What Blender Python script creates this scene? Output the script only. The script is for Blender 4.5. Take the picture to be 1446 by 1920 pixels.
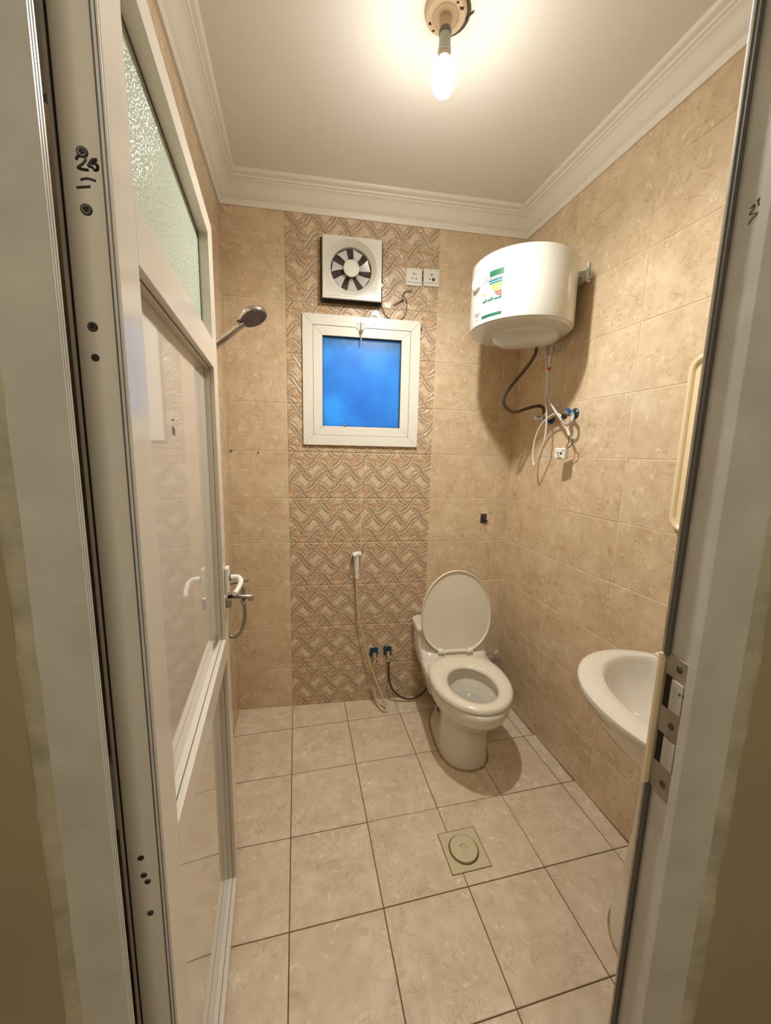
import bpy, math, random
from mathutils import Vector, Matrix
random.seed(7)
PI = math.pi
for o in list(bpy.data.objects): bpy.data.objects.remove(o)
S = bpy.context.scene
COL = S.collection

# ------------------------------------------------------------------ camera, world, lights, exposure
cam_d = bpy.data.cameras.new('camera'); cam = bpy.data.objects.new('camera', cam_d); COL.objects.link(cam)
yaw, pitch, roll = -0.2309, -0.1520, -0.0221
Rm = Matrix.Rotation(yaw, 3, 'Z') @ Matrix.Rotation(pitch, 3, 'X') @ Matrix.Rotation(roll, 3, 'Y') @ Matrix.Rotation(PI/2, 3, 'X')
cam.matrix_world = Matrix.Translation((0.0458, -2.1379, 1.5028)) @ Rm.to_4x4()
cam_d.sensor_fit = 'VERTICAL'; cam_d.sensor_height = 36.0
cam_d.lens = 711.72 * 36.0 / 1920.0
cam_d.clip_start = 0.01
S.camera = cam
S.view_settings.view_transform = 'Standard'; S.view_settings.look = 'None'
S.view_settings.gamma = 1.0; S.view_settings.use_curve_mapping = False
S.view_settings.exposure = 0.0
wd = bpy.data.worlds.new('sky'); S.world = wd; wd.use_nodes = True
wd.node_tree.nodes['Background'].inputs['Color'].default_value = (0.075, 0.33, 0.98, 1)
wd.node_tree.nodes['Background'].inputs['Strength'].default_value = 1.6
BULB_STRENGTH = 165.0
BULB_COLOR = (1.0, 0.96, 0.895)
DOWN_WATTS = 72.0      # extra spot added under the bulb to brighten floor and lower walls
CORRIDOR_WATTS = 16.5
al = bpy.data.lights.new('corridor_ceiling_light', 'AREA'); al.energy = CORRIDOR_WATTS; al.size = 0.5; al.color = (1.0, 0.92, 0.74)
alo = bpy.data.objects.new('corridor_ceiling_light', al); COL.objects.link(alo); alo.location = (-0.05, -2.95, 2.74)

# ------------------------------------------------------------------ measured room
TH = -0.0744          # back wall:  y = TH*x
W, PH = 1.2858, 0.021 # right wall: x = W - PH*y
L = -0.3049           # left wall
ZR, RH = 0.2406, 0.2526   # first wall joint, course height
CEIL = 2.79

# ------------------------------------------------------------------ materials
def nm(name):
    m = bpy.data.materials.new(name); m.use_nodes = True
    return m, m.node_tree.nodes, m.node_tree.links, m.node_tree.nodes['Principled BSDF']
def mat(name, col, rough=0.4, metal=0.0, coat=0.0, var=0.0, scale=8.0, bump=0.0, bscale=60.0, **kw):
    m, n, l, p = nm(name)
    p.inputs['Base Color'].default_value = (*col, 1); p.inputs['Roughness'].default_value = rough
    p.inputs['Metallic'].default_value = metal; p.inputs['Coat Weight'].default_value = coat
    for k, v in kw.items(): p.inputs[k.replace('_', ' ')].default_value = v
    tc = n.new('ShaderNodeTexCoord')
    if var:
        nz = n.new('ShaderNodeTexNoise'); nz.inputs['Scale'].default_value = scale; nz.inputs['Detail'].default_value = 5
        l.new(tc.outputs['Object'], nz.inputs['Vector'])
        cr = n.new('ShaderNodeValToRGB'); cr.color_ramp.elements[0].position = .3; cr.color_ramp.elements[1].position = .7
        cr.color_ramp.elements[0].color = (*[c*(1-var) for c in col], 1); cr.color_ramp.elements[1].color = (*[min(1, c*(1+var*.3)) for c in col], 1)
        l.new(nz.outputs['Fac'], cr.inputs['Fac']); l.new(cr.outputs['Color'], p.inputs['Base Color'])
    if bump:
        nb = n.new('ShaderNodeTexNoise'); nb.inputs['Scale'].default_value = bscale; nb.inputs['Detail'].default_value = 4
        l.new(tc.outputs['Object'], nb.inputs['Vector'])
        b = n.new('ShaderNodeBump'); b.inputs['Strength'].default_value = bump; b.inputs['Distance'].default_value = .004
        l.new(nb.outputs['Fac'], b.inputs['Height']); l.new(b.outputs['Normal'], p.inputs['Normal'])
    return m
def marble(name, base, dark, light, rough, coat=0.0, vein=.5):
    """glazed marble-look ceramic, shifted per tile by the object's random number"""
    m, n, l, p = nm(name)
    tc = n.new('ShaderNodeTexCoord'); oi = n.new('ShaderNodeObjectInfo')
    mu = n.new('ShaderNodeVectorMath'); mu.operation = 'SCALE'; mu.inputs[0].default_value = (37, 19, 53)
    l.new(oi.outputs['Random'], mu.inputs['Scale'])
    ad = n.new('ShaderNodeVectorMath'); ad.operation = 'ADD'
    l.new(tc.outputs['Object'], ad.inputs[0]); l.new(mu.outputs['Vector'], ad.inputs[1])
    n1 = n.new('ShaderNodeTexNoise'); n1.inputs['Scale'].default_value = 9; n1.inputs['Detail'].default_value = 4
    l.new(ad.outputs['Vector'], n1.inputs['Vector'])
    r1 = n.new('ShaderNodeValToRGB'); r1.color_ramp.elements[0].position = .35; r1.color_ramp.elements[1].position = .66
    r1.color_ramp.elements[0].color = (*base, 1); r1.color_ramp.elements[1].color = (*light, 1)
    l.new(n1.outputs['Fac'], r1.inputs['Fac'])
    # thin broken veins = narrow band of a warped noise
    n2 = n.new('ShaderNodeTexNoise'); n2.inputs['Scale'].default_value = 13; n2.inputs['Detail'].default_value = 3.5; n2.inputs['Distortion'].default_value = 1.5
    l.new(ad.outputs['Vector'], n2.inputs['Vector'])
    r2 = n.new('ShaderNodeValToRGB'); e = r2.color_ramp.elements
    e[0].position = .470; e[0].color = (0, 0, 0, 1); e[1].position = .499; e[1].color = (1, 1, 1, 1)
    x = e.new(.516); x.color = (0, 0, 0, 1)
    l.new(n2.outputs['Fac'], r2.inputs['Fac'])
    n3 = n.new('ShaderNodeTexNoise'); n3.inputs['Scale'].default_value = 6; l.new(ad.outputs['Vector'], n3.inputs['Vector'])
    r3 = n.new('ShaderNodeValToRGB'); r3.color_ramp.elements[0].position = .36; r3.color_ramp.elements[1].position = .52
    l.new(n3.outputs['Fac'], r3.inputs['Fac'])
    mm = n.new('ShaderNodeMath'); mm.operation = 'MULTIPLY'; l.new(r2.outputs['Color'], mm.inputs[0]); l.new(r3.outputs['Color'], mm.inputs[1])
    m2 = n.new('ShaderNodeMath'); m2.operation = 'MULTIPLY'; m2.inputs[1].default_value = vein; l.new(mm.outputs[0], m2.inputs[0])
    mx = n.new('ShaderNodeMixRGB'); mx.inputs['Color2'].default_value = (*dark, 1)
    l.new(m2.outputs[0], mx.inputs['Fac']); l.new(r1.outputs['Color'], mx.inputs['Color1'])
    # pale flecks
    n5 = n.new('ShaderNodeTexNoise'); n5.inputs['Scale'].default_value = 34; n5.inputs['Detail'].default_value = 1; n5.inputs['Distortion'].default_value = .6; l.new(ad.outputs['Vector'], n5.inputs['Vector'])
    r5 = n.new('ShaderNodeValToRGB'); r5.color_ramp.elements[0].position = .66; r5.color_ramp.elements[1].position = .73; r5.color_ramp.elements[1].color = (.55, .55, .55, 1)
    l.new(n5.outputs['Fac'], r5.inputs['Fac'])
    m5 = n.new('ShaderNodeMixRGB'); m5.inputs['Color2'].default_value = (*[min(1, c*1.25) for c in light], 1); l.new(r5.outputs['Color'], m5.inputs['Fac']); l.new(mx.outputs['Color'], m5.inputs['Color1']); mx = m5
    # fine mottling
    n4 = n.new('ShaderNodeTexNoise'); n4.inputs['Scale'].default_value = 26; n4.inputs['Detail'].default_value = 3; l.new(ad.outputs['Vector'], n4.inputs['Vector'])
    r4 = n.new('ShaderNodeValToRGB'); r4.color_ramp.elements[0].color = (.94, .925, .90, 1); r4.color_ramp.elements[1].color = (1.05, 1.05, 1.05, 1)
    r4.color_ramp.elements[0].position = .35; r4.color_ramp.elements[1].position = .65
    l.new(n4.outputs['Fac'], r4.inputs['Fac'])
    mp = n.new('ShaderNodeMixRGB'); mp.blend_type = 'MULTIPLY'; mp.inputs['Fac'].default_value = 1
    l.new(mx.outputs['Color'], mp.inputs['Color1']); l.new(r4.outputs['Color'], mp.inputs['Color2'])
    l.new(mp.outputs['Color'], p.inputs['Base Color'])
    p.inputs['Roughness'].default_value = rough; p.inputs['Coat Weight'].default_value = coat; p.inputs['Coat Roughness'].default_value = .06
    b = n.new('ShaderNodeBump'); b.inputs['Strength'].default_value = .08; b.inputs['Distance'].default_value = .002
    l.new(n1.outputs['Fac'], b.inputs['Height']); l.new(b.outputs['Normal'], p.inputs['Normal'])
    return m
M = {}
M['wall_tile'] = marble('wall_tile', (.60, .455, .295), (.38, .25, .135), (.69, .555, .385), .20)
M['floor_tile'] = marble('floor_tile', (.62, .50, .365), (.38, .27, .17), (.70, .59, .45), .3, vein=.45)
M['grout'] = mat('grout', (.80, .66, .48), .8, var=.2, scale=5)
M['floor_grout'] = mat('floor_grout', (.16, .085, .035), .85, var=.3, scale=9)
M['plaster'] = mat('plaster', (.82, .785, .70), .38, bump=.25, bscale=28)
M['gypsum'] = mat('gypsum', (.80, .75, .65), .42, bump=.06, bscale=30)
M['frame_white'] = mat('frame_white', (.66, .64, .59), .32, var=.16, scale=11)
M['door_white'] = mat('door_white', (.72, .67, .58), .17, var=.05, scale=4)
M['panel_white'] = mat('panel_white', (.66, .61, .54), .05, coat=.6)
M['dark_gap'] = mat('dark_gap', (.012, .009, .007), .8)
M['rubber'] = mat('rubber', (.10, .09, .07), .6)
M['ceramic'] = mat('ceramic', (.70, .65, .56), .1, coat=.5)
M['seat_plastic'] = mat('seat_plastic', (.74, .68, .56), .22, coat=.2)
M['water'] = mat('water', (.46, .44, .38), .02, coat=.6)
M['heater_white'] = mat('heater_white', (.68, .675, .62), .16, coat=.4)
M['white_plastic'] = mat('white_plastic', (.76, .75, .67), .28)
M['chrome'] = mat('chrome', (.62, .60, .62), .13, 1.0)
M['dull_chrome'] = mat('dull_chrome', (.5, .48, .46), .35, 1.0, var=.3, scale=60)
M['nozzle_grey'] = mat('nozzle_grey', (.17, .125, .12), .4, bump=.8, bscale=260)
M['black'] = mat('black', (.015, .013, .012), .4)
M['mould'] = mat('mould', (.075, .055, .035), .85, var=.6, scale=40, bump=.6, bscale=120)
M['braid'] = mat('braid', (.10, .072, .045), .5, .3, var=.5, scale=130)
M['braid_steel'] = mat('braid_steel', (.62, .60, .55), .35, .5, var=.4, scale=200)
M['pvc_hose'] = mat('pvc_hose', (.56, .46, .27), .3, coat=.2)
M['cable_white'] = mat('cable_white', (.72, .66, .55), .45)
M['blue'] = mat('blue', (.01, .09, .35), .25, .3)
M['teal'] = mat('teal', (.01, .06, .09), .3, .3)
M['red'] = mat('red', (.6, .03, .02), .5)
M['ink'] = mat('ink', (.008, .008, .008), .5)
M['screw'] = mat('screw', (.12, .11, .09), .35, .9)
M['steel'] = mat('steel', (.42, .39, .33), .38, .6, var=.3, scale=30)
M['cream'] = mat('cream', (.83, .68, .43), .25, coat=.3)
M['holder_cream'] = mat('holder_cream', (.62, .47, .29), .4)
M['holder_grey'] = mat('holder_grey', (.42, .44, .38), .4)
M['mirror'] = mat('mirror', (.85, .87, .85), .02, 1.0)
M['corridor'] = mat('corridor', (.40, .33, .20), .7, var=.12, scale=3, bump=.15, bscale=12)
M['stain'] = mat('stain', (.42, .29, .12), .6, var=.5, scale=60)
M['wall_paint_rough'] = mat('wall_paint_rough', (.56, .51, .38), .7, var=.35, scale=14, bump=.8, bscale=40)
M['drain'] = mat('drain', (.58, .51, .34), .3)
M['smoke'] = mat('smoke', (.62, .61, .59), .25)
M['blade'] = mat('blade', (.60, .59, .57), .3)
M['clear'] = mat('clear', (.85, .84, .8), .1, Transmission_Weight=.9, IOR=1.4)
for nme, c in dict(lab_green=(.012, .11, .06), lab_blue=(.01, .09, .17), lab_teal=(.01, .14, .10), lab_lime=(.22, .36, .06), lab_yellow=(.72, .60, .07),
                   lab_orange=(.66, .26, .05), lab_red=(.48, .05, .03), lab_grey=(.14, .13, .12), lab_paper=(.74, .72, .65), lab_text=(.10, .12, .11)).items():
    M[nme] = mat(nme, c, .4)
# relief tile: colour from a vertex attribute (glaze) plus a little mottling
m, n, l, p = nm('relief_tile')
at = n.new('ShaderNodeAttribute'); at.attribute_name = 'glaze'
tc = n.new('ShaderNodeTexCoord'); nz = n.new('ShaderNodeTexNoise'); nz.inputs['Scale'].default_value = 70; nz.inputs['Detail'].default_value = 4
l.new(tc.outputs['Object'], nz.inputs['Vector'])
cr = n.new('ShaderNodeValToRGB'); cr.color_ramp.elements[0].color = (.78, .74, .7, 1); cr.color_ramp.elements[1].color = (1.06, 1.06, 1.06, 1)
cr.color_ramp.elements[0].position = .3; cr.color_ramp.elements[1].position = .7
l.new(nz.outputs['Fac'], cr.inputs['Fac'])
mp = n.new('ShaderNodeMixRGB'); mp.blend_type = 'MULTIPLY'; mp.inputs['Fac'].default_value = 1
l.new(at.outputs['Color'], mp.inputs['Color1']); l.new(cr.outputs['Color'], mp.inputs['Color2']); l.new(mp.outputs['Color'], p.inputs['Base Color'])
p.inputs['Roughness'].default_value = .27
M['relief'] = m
# bulb glass gives off the light
m, n, l, p = nm('bulb_glow')
em = n.new('ShaderNodeEmission'); em.inputs['Color'].default_value = (*BULB_COLOR, 1); em.inputs['Strength'].default_value = BULB_STRENGTH
l.new(em.outputs[0], n['Material Output'].inputs['Surface']); M['bulb'] = m
m, n, l, p = nm('bulb_body'); p.inputs['Base Color'].default_value = (.8, .78, .7, 1); p.inputs['Emission Color'].default_value = (*BULB_COLOR, 1); p.inputs['Emission Strength'].default_value = 6.0; M['bulb_body'] = m
# frosted window pane: lets the blue daylight through diffusely
m, n, l, p = nm('window_pane')
tr = n.new('ShaderNodeBsdfTranslucent'); gl = n.new('ShaderNodeBsdfGlossy'); gl.inputs['Roughness'].default_value = .3; gl.inputs['Color'].default_value = (.5, .5, .5, 1)
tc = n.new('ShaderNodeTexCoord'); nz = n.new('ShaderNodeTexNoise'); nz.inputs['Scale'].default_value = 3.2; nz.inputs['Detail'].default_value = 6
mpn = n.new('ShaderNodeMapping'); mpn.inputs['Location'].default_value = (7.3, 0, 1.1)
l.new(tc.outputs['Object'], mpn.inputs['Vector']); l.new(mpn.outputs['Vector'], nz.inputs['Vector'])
cr = n.new('ShaderNodeValToRGB'); cr.color_ramp.elements[0].color = (.40, .70, .82, 1); cr.color_ramp.elements[1].color = (.54, .95, 1, 1)  # painted patches stand in for uneven daylight behind the pane
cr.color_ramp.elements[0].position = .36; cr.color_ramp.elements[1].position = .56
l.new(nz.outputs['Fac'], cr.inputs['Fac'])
# brownish band with a ragged border along the top edge of the pane
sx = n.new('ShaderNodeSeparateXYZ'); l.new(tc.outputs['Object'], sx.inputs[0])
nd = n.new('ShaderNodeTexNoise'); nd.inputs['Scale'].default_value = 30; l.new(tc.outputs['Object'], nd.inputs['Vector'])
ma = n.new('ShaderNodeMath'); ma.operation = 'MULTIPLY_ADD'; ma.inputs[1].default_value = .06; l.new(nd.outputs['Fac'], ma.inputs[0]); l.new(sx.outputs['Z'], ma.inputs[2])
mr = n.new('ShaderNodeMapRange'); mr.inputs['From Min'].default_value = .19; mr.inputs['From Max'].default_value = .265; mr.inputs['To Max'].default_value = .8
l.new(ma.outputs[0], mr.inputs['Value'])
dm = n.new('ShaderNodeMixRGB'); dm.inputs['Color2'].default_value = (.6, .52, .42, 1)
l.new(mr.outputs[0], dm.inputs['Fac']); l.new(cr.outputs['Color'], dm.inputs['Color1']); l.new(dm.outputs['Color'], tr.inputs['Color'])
mx = n.new('ShaderNodeMixShader'); mx.inputs['Fac'].default_value = .1
l.new(tr.outputs[0], mx.inputs[1]); l.new(gl.outputs[0], mx.inputs[2]); l.new(mx.outputs[0], n['Material Output'].inputs['Surface'])
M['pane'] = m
# hammered glass of the door
m, n, l, p = nm('hammered_glass')
p.inputs['Base Color'].default_value = (.60, .68, .56, 1); p.inputs['Roughness'].default_value = .14; p.inputs['Coat Weight'].default_value = .3
tc = n.new('ShaderNodeTexCoord'); vo = n.new('ShaderNodeTexVoronoi'); vo.inputs['Scale'].default_value = 190
l.new(tc.outputs['Object'], vo.inputs['Vector'])
b = n.new('ShaderNodeBump'); b.inputs['Strength'].default_value = 1.0; b.inputs['Distance'].default_value = .0022
l.new(vo.outputs['Distance'], b.inputs['Height']); l.new(b.outputs['Normal'], p.inputs['Normal']); M['door_glass'] = m

# ------------------------------------------------------------------ mesh helpers
class MB:
    def __init__(s): s.v = []; s.f = []
    def add(s, v, f):
        o = len(s.v); s.v += [tuple(a) for a in v]; s.f += [tuple(i+o for i in a) for a in f]
    def box(s, x0, x1, y0, y1, z0, z1, T=None):
        v = [(x, y, z) for z in (z0, z1) for y in (y0, y1) for x in (x0, x1)]
        if T is not None: v = [tuple(T @ Vector(a)) for a in v]
        s.add(v, [(0, 2, 3, 1), (4, 5, 7, 6), (0, 1, 5, 4), (2, 6, 7, 3), (0, 4, 6, 2), (1, 3, 7, 5)])
    def loft(s, rings, cap0=True, cap1=True, closed=True):
        n = len(rings[0]); o = len(s.v)
        for r in rings: s.v += [tuple(a) for a in r]
        for i in range(len(rings)-1):
            for j in range(n if closed else n-1):
                k = (j+1) % n
                s.f.append((o+i*n+j, o+i*n+k, o+(i+1)*n+k, o+(i+1)*n+j))
        if cap0: s.f.append(tuple(o+j for j in reversed(range(n))))
        if cap1: s.f.append(tuple(o+(len(rings)-1)*n+j for j in range(n)))
    def lathe(s, prof, c=(0, 0, 0), T=None, n=28, cap0=True, cap1=True):
        rings = []
        for r, z in prof:
            ring = [Vector((r*math.cos(2*PI*j/n), r*math.sin(2*PI*j/n), z)) for j in range(n)]
            if T is not None: ring = [T @ a for a in ring]
            rings.append([a + Vector(c) for a in ring])
        s.loft(rings, cap0, cap1)
    def tube(s, pts, r, n=10, sub=6, smooth=True):
        P = [Vector(p) for p in pts]
        if smooth and len(P) > 2:
            Q = []
            for i in range(len(P)-1):
                a = P[max(i-1, 0)]; b_ = P[i]; c = P[i+1]; d = P[min(i+2, len(P)-1)]
                for k in range(sub):
                    t = k/sub
                    Q.append(.5*((2*b_)+(c-a)*t+(2*a-5*b_+4*c-d)*t*t+(3*b_-a-3*c+d)*t**3))
            Q.append(P[-1]); P = Q
        up = Vector((.13, .31, .94)); rings = []
        m = len(P)
        for i, p_ in enumerate(P):
            t = (P[min(i+1, m-1)] - P[max(i-1, 0)]).normalized()
            a = t.cross(up)
            if a.length < .15: a = t.cross(Vector((1, 0, 0)))
            a.normalize(); b_ = t.cross(a).normalized(); up = b_.cross(t) if False else up
            if rings:   # keep the frame from twisting
                a = (prev - t*prev.dot(t)).normalized(); b_ = t.cross(a).normalized()
            prev = a
            rr = r(i/(m-1)) if callable(r) else r
            rings.append([p_ + rr*(math.cos(2*PI*j/n)*a + math.sin(2*PI*j/n)*b_) for j in range(n)])
        s.loft(rings)
def build(mb, name, material, parent=None, loc=None, rz=None, smooth=35, bevel=0, seg=2):
    me = bpy.data.meshes.new(name); me.from_pydata(mb.v, [], mb.f); me.materials.append(material)
    me.validate(); me.update()
    if smooth:
        for p_ in me.polygons: p_.use_smooth = True
        me.set_sharp_from_angle(angle=math.radians(smooth))
    o = bpy.data.objects.new(name, me); COL.objects.link(o)
    if parent: o.parent = parent
    if loc: o.location = loc
    if rz is not None: o.rotation_euler = (0, 0, rz)
    if bevel:
        b_ = o.modifiers.new('bevel', 'BEVEL'); b_.width = bevel; b_.segments = seg; b_.limit_method = 'ANGLE'; b_.angle_limit = math.radians(40)
    return o
def tag(o, label=None, cat=None, group=None, kind=None):
    if label: o['label'] = label
    if cat: o['category'] = cat
    if group: o['group'] = group
    if kind: o['kind'] = kind
    return o
def empty(name, loc=(0, 0, 0), rz=0.0, label=None, cat=None, group=None, kind=None):
    o = bpy.data.objects.new(name, None); COL.objects.link(o); o.location = loc; o.rotation_euler = (0, 0, rz); o.empty_display_size = .05
    return tag(o, label, cat, group, kind)
def copy_obj(o, parent, loc, rot=None):
    c = o.copy(); COL.objects.link(c); c.parent = parent; c.location = loc
    if rot is not None: c.rotation_euler = rot
    return c
def bx(name, material, parent, x0, x1, y0, y1, z0, z1, bevel=0, smooth=0):
    m_ = MB(); m_.box(x0, x1, y0, y1, z0, z1); return build(m_, name, material, parent, bevel=bevel, smooth=smooth)
TY = Matrix.Rotation(PI/2, 3, 'X')      # lathe axis z -> -y (out of a wall frame)

# frames of the walls: local x along the wall, local -y out into the room
RZ_B = math.atan(TH); RZ_R = -PI/2 + math.atan(PH); RZ_L = PI/2
def BK(x, z=0, off=0): return (x + off*math.sin(RZ_B), TH*x - off*math.cos(RZ_B), z)
def RT(y, z=0, off=0): return (W - PH*y - off, y - PH*off, z)

# ------------------------------------------------------------------ setting: tiled walls
GT = .0016      # tile face stands this far in front of the grout
def slab(name, material, x0, x1, z0, z1, holes, loc, rz, thick=.15, parent=None):
    """wall slab in local coordinates with rectangular openings; front face at y=GT"""
    xs = sorted({x0, x1, *[h[0] for h in holes], *[h[1] for h in holes]}); zs = sorted({z0, z1, *[h[2] for h in holes], *[h[3] for h in holes]})
    mb = MB()
    for i in range(len(xs)-1):
        for j in range(len(zs)-1):
            cx, cz = (xs[i]+xs[i+1])/2, (zs[j]+zs[j+1])/2
            if any(h[0] < cx < h[1] and h[2] < cz < h[3] for h in holes): continue
            mb.box(xs[i], xs[i+1], GT, GT+thick, zs[j], zs[j+1])
    return tag(build(mb, name, material, parent, loc, rz, smooth=0), kind='structure')
_tc = {}
def tile_mesh(w, h, t, g, material, flat=False):
    key = (round(w, 4), round(h, 4), flat)
    if key in _tc: return _tc[key]
    c = .0012; a, b_ = w/2 - g/2, h/2 - g/2
    v = [(-a, t, -b_), (a, t, -b_), (a, t, b_), (-a, t, b_), (-a, c, -b_), (a, c, -b_), (a, c, b_), (-a, c, b_),
         (-a+c, 0, -b_+c), (a-c, 0, -b_+c), (a-c, 0, b_-c), (-a+c, 0, b_-c)]
    f = [(0, 1, 5, 4), (1, 2, 6, 5), (2, 3, 7, 6), (3, 0, 4, 7), (4, 5, 9, 8), (5, 6, 10, 9), (6, 7, 11, 10), (7, 4, 8, 11), (8, 9, 10, 11)]
    if flat: v = [(x, z, -y) for x, y, z in v]
    me = bpy.data.meshes.new('tile'); me.from_pydata(v, [], f); me.materials.append(material); me.update()
    _tc[key] = me; return me
def put_tile(wall, u0, u1, z0, z1, material, name='tile', g=.0032, holes=()):
    if u1-u0 < .012 or z1-z0 < .012: return
    # cut round openings: split into up to a few rectangles
    for h in holes:
        if u0 < h[1]-1e-4 and u1 > h[0]+1e-4 and z0 < h[3]-1e-4 and z1 > h[2]+1e-4:
            if u0 < h[0]: put_tile(wall, u0, h[0]+g/2, z0, z1, material, name, g, holes); u0 = h[0]
            if u1 > h[1]: put_tile(wall, h[1]-g/2, u1, z0, z1, material, name, g, holes); u1 = h[1]
            if z0 < h[2]: put_tile(wall, u0, u1, z0, h[2]+g/2, material, name, g, ())
            if z1 > h[3]: put_tile(wall, u0, u1, h[3]-g/2, z1, material, name, g, ())
            return
    o = bpy.data.objects.new(name, tile_mesh(u1-u0, z1-z0, .008, g, material)); COL.objects.link(o); o.parent = wall
    o.location = ((u0+u1)/2, random.uniform(-.0003, .0003), (z0+z1)/2)
    o.rotation_euler = (random.uniform(-.0012, .0012), 0, random.uniform(-.0012, .0012))
zrows = [0.0] + [ZR + RH*k for k in range(10)] + [2.735]
WIN = (.150, .640, 1.600, 2.150)     # rough opening behind the window frame
FAN = (.195, .480, 2.285, 2.575)
cB = math.cos(RZ_B)
wb = slab('wall_back', M['grout'], (L-.15)/cB, (W+.15)/cB, -.1, CEIL+.05, [WIN, FAN], (0, 0, 0), RZ_B)
wr = slab('wall_right', M['grout'], -.02, 1.95, -.1, CEIL+.05, [], RT(-.085), RZ_R)
wl = slab('wall_left', M['grout'], -1.62, .16, -.1, CEIL+.05, [], (L, 0, 0), RZ_L)

# relief tiles -------------------------------------------------------------
import numpy as np
TW, THt = .400, RH
def relief_field(nx=156, nz=98):
    u = np.linspace(0, TW, nx+1); z = np.linspace(0, THt, nz+1)
    X, Z = np.meshgrid(u, z); px, pz = TW/3.0, THt/2.0
    A, B, w0 = .0665, .0480, .0136
    best = np.full(X.shape, 9.0); second = best.copy(); T = np.zeros_like(X); Q = np.zeros_like(X)
    cx0, cz0 = .0805, THt-.1000
    for j in range(-3, 3):
        for i in range(-2, 4):
            for cx, cz, s in ((cx0+i*px, cz0+j*pz, -1), (cx0+(i+.5)*px, cz0+(j-.44)*pz, 1)):
                t = (X-cx)/A; tt = np.clip(t, -1, 1)
                s1 = np.sin(tt*np.pi/2); zc = cz + s*B*(.45*s1+.55*np.sin(s1*np.pi/2))
                sl = s*B*np.pi/2/A*np.cos(tt*np.pi/2)*(.45+.55*np.pi/2*np.cos(s1*np.pi/2))
                d = (Z-zc)/np.sqrt(1+sl**2)
                g = np.sqrt(np.clip(1-np.abs(tt)**2.0, 0, 1))*.93+.07
                q = d/(w0*g)
                aq = np.abs(q) + np.where(np.abs(t) > 1, (np.abs(t)-1)*14, 0)
                closer = aq < best
                second = np.where(closer, best, np.minimum(second, aq))
                T = np.where(closer, tt, T); Q = np.where(closer, q, Q); best = np.where(closer, aq, best)
    def bump(q, c, w): return np.clip(1-((q-c)/w)**2, 0, 1)
    k = np.sqrt(np.clip(1-np.abs(T)**2.4, 0, 1))
    a = best
    inr = a < 1.72
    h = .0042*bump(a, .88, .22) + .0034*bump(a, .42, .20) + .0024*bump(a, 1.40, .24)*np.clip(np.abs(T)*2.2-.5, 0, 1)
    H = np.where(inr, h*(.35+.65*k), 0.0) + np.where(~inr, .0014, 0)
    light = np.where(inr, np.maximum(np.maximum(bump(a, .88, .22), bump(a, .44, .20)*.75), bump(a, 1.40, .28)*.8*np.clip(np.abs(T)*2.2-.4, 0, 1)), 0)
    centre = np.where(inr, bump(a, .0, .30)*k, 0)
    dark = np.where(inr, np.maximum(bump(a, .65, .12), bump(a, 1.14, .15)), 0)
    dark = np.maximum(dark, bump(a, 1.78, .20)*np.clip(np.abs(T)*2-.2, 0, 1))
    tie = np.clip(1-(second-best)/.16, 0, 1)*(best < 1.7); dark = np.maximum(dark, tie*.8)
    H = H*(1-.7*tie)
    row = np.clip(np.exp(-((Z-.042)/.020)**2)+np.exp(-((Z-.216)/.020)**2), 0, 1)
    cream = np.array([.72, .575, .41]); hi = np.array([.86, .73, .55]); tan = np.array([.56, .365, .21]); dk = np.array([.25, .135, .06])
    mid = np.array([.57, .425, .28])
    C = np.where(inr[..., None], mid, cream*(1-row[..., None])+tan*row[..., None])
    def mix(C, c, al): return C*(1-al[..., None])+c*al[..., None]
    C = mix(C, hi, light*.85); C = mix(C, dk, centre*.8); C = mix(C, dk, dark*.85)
    edge = np.minimum(np.minimum(X, TW-X), np.minimum(Z, THt-Z))
    return u, z, H*np.clip(edge/.003, 0, 1), C
RU, RZs, RHt, RC = relief_field()
_rc = {}
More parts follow.
